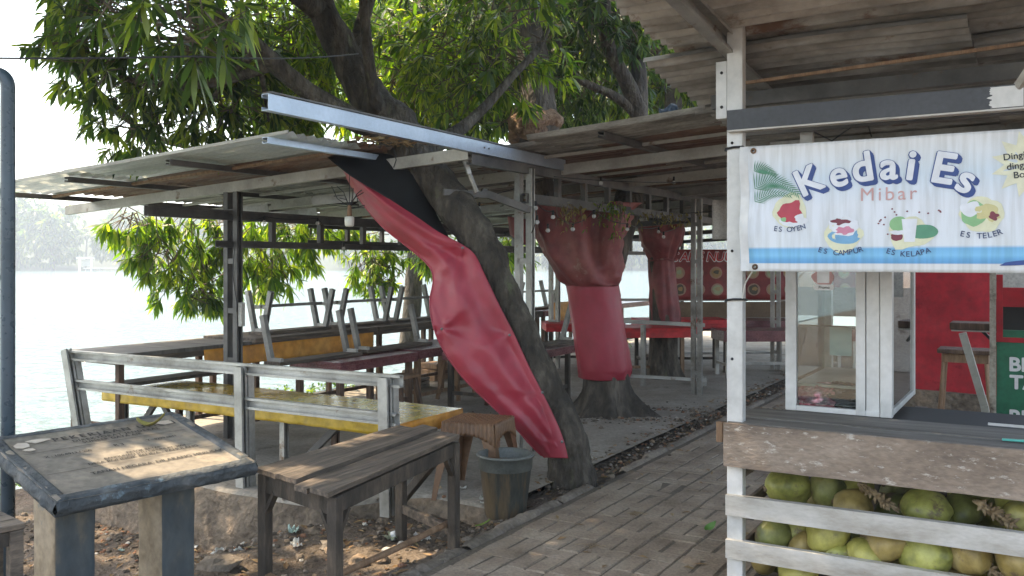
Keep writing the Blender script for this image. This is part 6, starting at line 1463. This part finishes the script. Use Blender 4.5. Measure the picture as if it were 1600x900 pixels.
# ================================================================== LITTER AND GROUND DETAIL
def gz_at(x, y):
    r = (Vector((x, y, 0)) - P2); s_ = r.dot(U); rr_ = r.dot(V)
    if rr_ > .98: return 0.0
    if rr_ < .65 and s_ > slab_edge(rr_): return 0.0
    return ground_h(s_, rr_)
def onground(px, py):
    z = 0.0
    for _ in range(12):
        Y = (CAMH - z) * F / (py - 410); x = (px - 800) / F * Y; z = gz_at(x, Y)
    return Vector((x, Y, z))
def scrap(px, py, sz, mat, lb, seed, name='litter', up=.012, cat='litter'):
    c = onground(px, py); rg = random.Random(seed); a0 = rg.uniform(0, 6.28); ex = Vector((math.cos(a0), math.sin(a0), 0)); ey = Vector((-ex.y, ex.x, 0)); mb = MB()
    rag_ = [rg.uniform(.65, 1) for _ in range(9)]
    def f(a, b_):
        u = a - .5; v = b_ - .5; k = rag_[int((math.atan2(v, u) + math.pi) / 6.29 * 9) % 9]
        return c + ex * u * sz * k + ey * v * sz * .7 * k + ZU * (up * .5 + abs(noise.noise(Vector((a * 2.5 + seed, b_ * 2.5, seed)))) * sz * .55 + .15 * sz * (u * u + v * v))
    mb.grid(f, 9, 8); return tag(mb.build(name, mat, smooth=False, solid=.0015), lb, cat)
wp = flat('scrap_white', (.55, .54, .50), .6); pg_ = flat('scrap_pale_green', (.36, .48, .42), .5); tn = flat('scrap_tan', (.42, .30, .18), .7); cl_ = flat('scrap_clear', (.5, .52, .52), .15)
scrap(344, 852, .075, wp, 'bright white crumpled scrap in the rubble right of the plaque pillar', 1); scrap(322, 850, .085, wp, 'dirty white paper scrap beside the brightest scrap', 2); scrap(335, 864, .06, wp, 'flat white scrap below the crumpled ones', 3); scrap(305, 858, .05, cl_, 'small bluish scrap at the plaque pillar foot', 4); scrap(372, 862, .05, wp, 'small pale scrap, rightmost of the pile near the pillar', 5)
scrap(458, 833, .10, pg_, 'pale green sachet lying behind the left table leg', 6); scrap(462, 855, .09, wp, 'white paper scrap below the pale green sachet', 7); scrap(615, 843, .15, flat('scrap_plastic', (.33, .36, .24), .4), 'long greenish plastic strip under the plank table', 8); scrap(658, 842, .08, wp, 'folded white paper between the table legs', 9, up=.02); scrap(662, 846, .09, wp, 'white card scrap beside the long table stretcher', 10)
scrap(645, 804, .08, cl_, 'flat pale plastic scrap behind the plank table', 11); scrap(722, 793, .06, wp, 'white scrap near the brown stool foot', 12); scrap(752, 782, .05, wp, 'small white scrap at the stool leg', 13); scrap(686, 793, .05, tn, 'tan scrap left of the stool', 14); scrap(755, 807, .04, wp, 'tiny pale scrap in front of the bucket', 15); scrap(190, 862, .05, pg_, 'pale green scrap between the plaque pillars', 16)
# plastic cup
c = onground(621, 846); mb = MB(); mb.tube([c + Vector((-.04, 0, .03)), c + Vector((.04, .02, .035))], [.024, .034], 16, cap=False); tag(mb.build('plastic_cup', cl_, smooth=True, solid=.0015), 'clear plastic cup lying under the plank table', 'cup')
# tissue and leaf on the path
curled('green_leaf', onground(1109, 831) + ZU * .015, .07, .045, (1, .3, .3), (0, -.5, 1), M['green_paint'], 'single fresh green leaf on the pavers left of the white post', .9)
curled('green_leaf', onground(754, 829) + ZU * .03, .10, .018, (1, .6, .1), (0, 0, 1), flat('yellow_green_leaf', (.22, .34, .05), .5), 'narrow yellow green leaf on the kerb in front of the table', .4)
rg = random.Random(12)
for k, (px, py, lb) in enumerate(((992, 806, 'wisp of dry grass lying on the pavers'), (925, 857, 'second wisp of dry grass near the lower picture edge'))):
    c = onground(px, py); mb = MB()
    for i in range(12):
        a = rg.uniform(0, 6.28); l_ = rg.uniform(.03, .09); p = c + Vector((rg.uniform(-.03, .03), rg.uniform(-.02, .02), .006)); mb.tube([p, p + Vector((math.cos(a) * l_ * .5, math.sin(a) * l_ * .5, .012)), p + Vector((math.cos(a) * l_, math.sin(a) * l_, .004))], .0012, 4)
    tag(mb.build('dry_grass', M['husk_dry']), lb, 'grass')
# brown leaf scraps scattered on ground (individual, fallen leaves)
# rubble: stones and crumbs nobody would count
rb = MB(); rg = random.Random(31)
def stone(mb, c, r, seed, flatk=.6):
    c = Vector(c); n, m_ = 7, 5
    def fn(a, b_):
        th = 2 * math.pi * a; ph = math.pi * b_; d = Vector((math.sin(ph) * math.cos(th), math.sin(ph) * math.sin(th), -math.cos(ph)))
        k = r * (1 + .5 * noise.noise(d * 1.6 + Vector((seed, 0, 0)))); return c + Vector((d.x * k, d.y * k, d.z * k * flatk))
    mb.grid(fn, n, m_)
for i in range(3600):
    s_ = rg.uniform(-5.0, -1.0); r_ = rg.uniform(-3.0, .90)
    if s_ > slab_edge(r_) + .02 and r_ < .62: continue
    if rg.random() < .35: s_ = slab_edge(r_) - abs(rg.gauss(0, .35)) - .06
    z = gz_at(*L(s_, r_).xy); sz = min(.045, .004 + abs(rg.gauss(0, .008)) * (1.6 if rg.random() < .15 else 1)); stone(rb, L(s_, r_, z + sz * .2), sz, i)
for i in range(1100):
    s_ = rg.uniform(-.9, 6.5); r_ = rg.gauss(.73, .10); sz = min(.04, .004 + abs(rg.gauss(0, .008))); z = -.03 if .62 < r_ < .86 else 0.0
    stone(rb, L(s_, r_, z + sz * .2), sz, i)
for i in range(700):
    a = rg.uniform(0, 6.28); rd = abs(rg.gauss(0, .35)) + .3; c = Vector((b2.x + .35, b2.y - .1, 0)) + Vector((math.cos(a) * rd * 1.6, math.sin(a) * rd * .7, 0)); sz = .004 + abs(rg.gauss(0, .008)); stone(rb, c + ZU * sz * .2, sz, i)
o = rb.build('gravel', M['grit'], smooth=False, base=(0, 5, 0)); tag(o, 'loose stones, crumbs and grit on the dirt bank and in the drain', 'gravel', kind='stuff')
lf = MB()
for i in range(2000):
    zone = rg.random()
    if zone < .5: s_ = rg.uniform(-5, -1.1); r_ = rg.uniform(-2.8, .92)
    elif zone < .8: s_ = rg.uniform(-1, 7); r_ = rg.gauss(.75, .12)
    else: s_ = rg.uniform(-4, 7); r_ = rg.uniform(.98, 2.3); 
    if zone >= .8 and rg.random() < .7: continue
    if s_ > slab_edge(r_) and r_ < .62 and zone < .5: continue
    c = L(s_, r_, gz_at(*L(s_, r_).xy) + .006); a = rg.uniform(0, 6.28); d = Vector((math.cos(a), math.sin(a), rg.uniform(-.1, .3))); q = Vector((-d.y, d.x, rg.uniform(-.3, .3))); l_ = rg.uniform(.012, .045)
    lf.add([c - d * l_, c + q * l_ * .35 + ZU * .004, c + d * l_, c - q * l_ * .35 + ZU * .006], [(0, 1, 2, 3)])
o = lf.build('leaf_litter', M['fallen'], base=(0, 5, 0)); tag(o, 'scattered brown leaf crumbs on the dirt and along the kerb', 'leaf litter', kind='stuff')
# a few larger rocks
for i, (px, py, r, lb) in enumerate(((490, 832, .05, 'reddish stone behind the front leg of the plank table'), (520, 855, .07, 'flat brown slab of rubble under the plank table'), (600, 815, .045, 'reddish stone between the table and the stool'), (345, 885, .10, 'half buried stone at the lower edge between pillar and table'), (560, 880, .06, 'brown lump of earth under the long stretcher'), (285, 690, .06, 'brown brick end under the yellow table'), (595, 878, .05, 'small reddish rubble lump under the plank table'), (690, 880, .04, 'orange brown clod beside the kerb'))):
    mb = MB(); c = onground(px, py); stone(mb, c + ZU * r * .2, r, i * 3.3, .45); tag(mb.build('stone', M['kerb'] if i % 2 else M['concrete_edge'], smooth=False), lb, 'stone')
# plants and debris at the water edge behind the tables
M['weed'] = leaf_mat('weed_leaf', (.05, .12, .02), (.12, .2, .03), (.25, .3, .05), .4)
for (s_, r_, sd, lb) in ((1.0, -3.62, 1, 'small yellow green weed at the water edge behind the yellow table'), (1.9, -3.66, 2, 'low weed at the water edge right of the railing end'), (-2.6, -3.25, 3, 'small green weed on the bank left of the plaque pillars'), (6.2, -3.4, 4, 'weed patch beyond the forked wrapped trunk'), (8.2, -2.9, 5, 'weed behind the red clothed table legs')):
    t = thing('weed', L(s_, r_, -.02), lb, 'plant'); rg = random.Random(sd); cl = [(tuple(L(s_ + rg.gauss(0, .22), r_ + rg.gauss(0, .1), rg.uniform(.0, .12) - (.25 if s_ < -2 else 0))), (rg.gauss(0, .6), rg.gauss(0, .6), 1), 1) for _ in range(34)]
    leaf_mesh('foliage', 'weed', cl, t, ln=(.04, .08), nleaf=(5, 8), seed=sd, twig=False, wr=.25, droop=0)
for i, (s_, r_, ln_, w_, h, lb) in enumerate(((2.4, -3.0, .5, .3, .12, 'flat stack of boards on the ground behind the maroon tables'), (3.2, -3.2, .35, .3, .22, 'brown crate at the water edge behind the maroon tables'), (6.9, -1.6, .5, .3, .1, 'broken slab lying behind the forked trunk'))):
    t = thing('wooden_crate', L(s_, r_, 0), lb, 'crate'); 
    for k in range(3):
        mb = MB(); mb.box(L(s_ + .01 * k, r_, h * (k + .5) / 3), ln_ - .02 * k, w_, h / 3 - .008, U, V); mb.build('board', M['wood_tan' if i == 1 else 'kerb'], t, bevel=.004)
mb = MB(); mb.beam(L(3.0, -3.5, .06), L(9.5, -3.45, .06), .12, .12); tag(mb.build('low_kerb_wall', M['kerb'], bevel=.02), 'low concrete edging along the water behind the trunks', 'wall')

# ================================================================== FAR SHORE THINGS
def far_tree(x, y, h, r, lb, sd, name='far_tree'):
    x, y, h, r = x * 1.55, y * 1.55, h * 1.55, r * 1.55
    base = Vector((x, y, 0)); t = thing(name, base, lb, 'tree', 'hazy trees on the far shore'); rg = random.Random(sd)
    mb = MB(); mb.tube([base - ZU * 1, base + ZU * h * .5, base + ZU * h * .8], [.8, .6, .3], 7); mb.build('trunk', M['bark'], t)
    leaf_mesh('crown', 'leaf', cl_ellipsoid(base + ZU * h * .52, (r * 1.15, r, h * .48), int(190 + r * 26), sd, k=9.0, fr=.2), t, ln=(.16, .24), nleaf=(6, 8), seed=sd, twig=False, wr=.28)
ft = [(-98, 150, 10, 5.5, 'hazy round tree at the far left of the far shore'), (-84, 152, 14, 6.0, 'tallest hazy tree on the far shore, left of the hut'), (-77, 150, 11, 5, 'hazy tree on the far shore just left of the palm'), (-64, 150, 10, 5.5, 'hazy tree on the far shore right of the hut'), (-56, 152, 11, 5.5, 'second hazy tree right of the hut'), (-49, 150, 7, 3.6, 'hazy low tree on the far shore seen below the roof eave'), (-38, 150, 8, 4.2, 'hazy tree on the far shore behind the left post'), (-26, 152, 7, 4, 'hazy tree on the far shore between the upturned benches'), (-14, 150, 6, 3.6, 'hazy tree on the far shore left of the red sheet'), (-4, 150, 7, 4, 'hazy tree on the far shore behind the double post'), (8, 150, 6.5, 3.8, 'hazy tree on the far shore right of the double post'), (20, 152, 7, 4, 'hazy tree on the far shore behind the forked trunk'), (34, 152, 7, 4, 'hazy tree on the far shore at the far right gap')]
for i, a in enumerate(ft): far_tree(*a, 200 + i)
FK = 1.55 / 2.53
def fv(x, y, z): return Vector((x * FK, y * FK, z if z < 0 else z * FK))
pt = thing('far_palm', fv(-178, 374, 0), 'hazy pale palm on the far shore above the hut', 'tree')
mb = MB(); mb.tube([fv(-178, 374, -1), fv(-177.5, 374, 11.5)], [.28, .18], 7); mb.build('trunk', M['bark'], pt)
mb = MB()
for k in range(16):
    a = k * .4
    def f(u, v, a=a): return fv(-177.5, 374, 11.5) + (Vector((math.cos(a) * u * 5.5, math.sin(a) * u * 5.5, 3 * math.sin(u * 2.6) - 2.6 * u * u)) + Vector((-math.sin(a), math.cos(a), 0)) * (v - .5) * 1.3 * math.sin(u * 3 + .1)) * FK
    mb.grid(f, 8, 2)
mb.build('frond', M['far_green'], pt)
ht = thing('lake_hut', fv(-169, 355, WZ), 'small pale hut on stilts at the far shore', 'hut')
mb = MB(); mb.box(fv(-169, 355, 4.2), 3.2, 2.5, .4); mb.build('roof', M['white'], ht)
for dx in (-1.4, 1.4):
    c_ = fv(-169, 355, 0); mb = MB(); mb.beam((c_.x + dx, c_.y, WZ), (c_.x + dx, c_.y, 2.4), .35, .35, up=U); mb.build('stilt', M['white'], ht)
mb = MB(); mb.box(fv(-169, 356.5, 2.2), 2.4, .2, 1.6); mb.build('wall', M['cream'], ht)
jt = thing('jetty', fv(-160, 350, WZ), 'low pale jetty beside the hut on the far shore', 'jetty')
mb = MB(); mb.box(fv(-157, 350, .1), 12, 2, .25); mb.build('deck', M['cream'], jt)
for k in range(4):
    c_ = fv(-166 + 5.6 * k, 349, 0); mb = MB(); mb.beam((c_.x, c_.y, WZ - .3), (c_.x, c_.y, -.06), .25, .25, up=U); mb.build('pile', M['cream'], jt)
# ================================================================== AIR
hz = MB(); hz.box((0, 200, 30), 3200, 3000, 68)
m = bpy.data.materials.new('hazy_air'); m.use_nodes = True; t = m.node_tree; t.nodes.clear()
o_ = t.nodes.new('ShaderNodeOutputMaterial'); pvn = t.nodes.new('ShaderNodeVolumePrincipled'); pvn.inputs['Color'].default_value = (.72, .86, 1, 1); pvn.inputs['Density'].default_value = .0018; pvn.inputs['Anisotropy'].default_value = .2
t.links.new(pvn.outputs[0], o_.inputs['Volume'])
o = hz.build('haze', m, base=(0, 200, 30)); tag(o, 'pale morning haze over the lake', 'haze', kind='stuff')
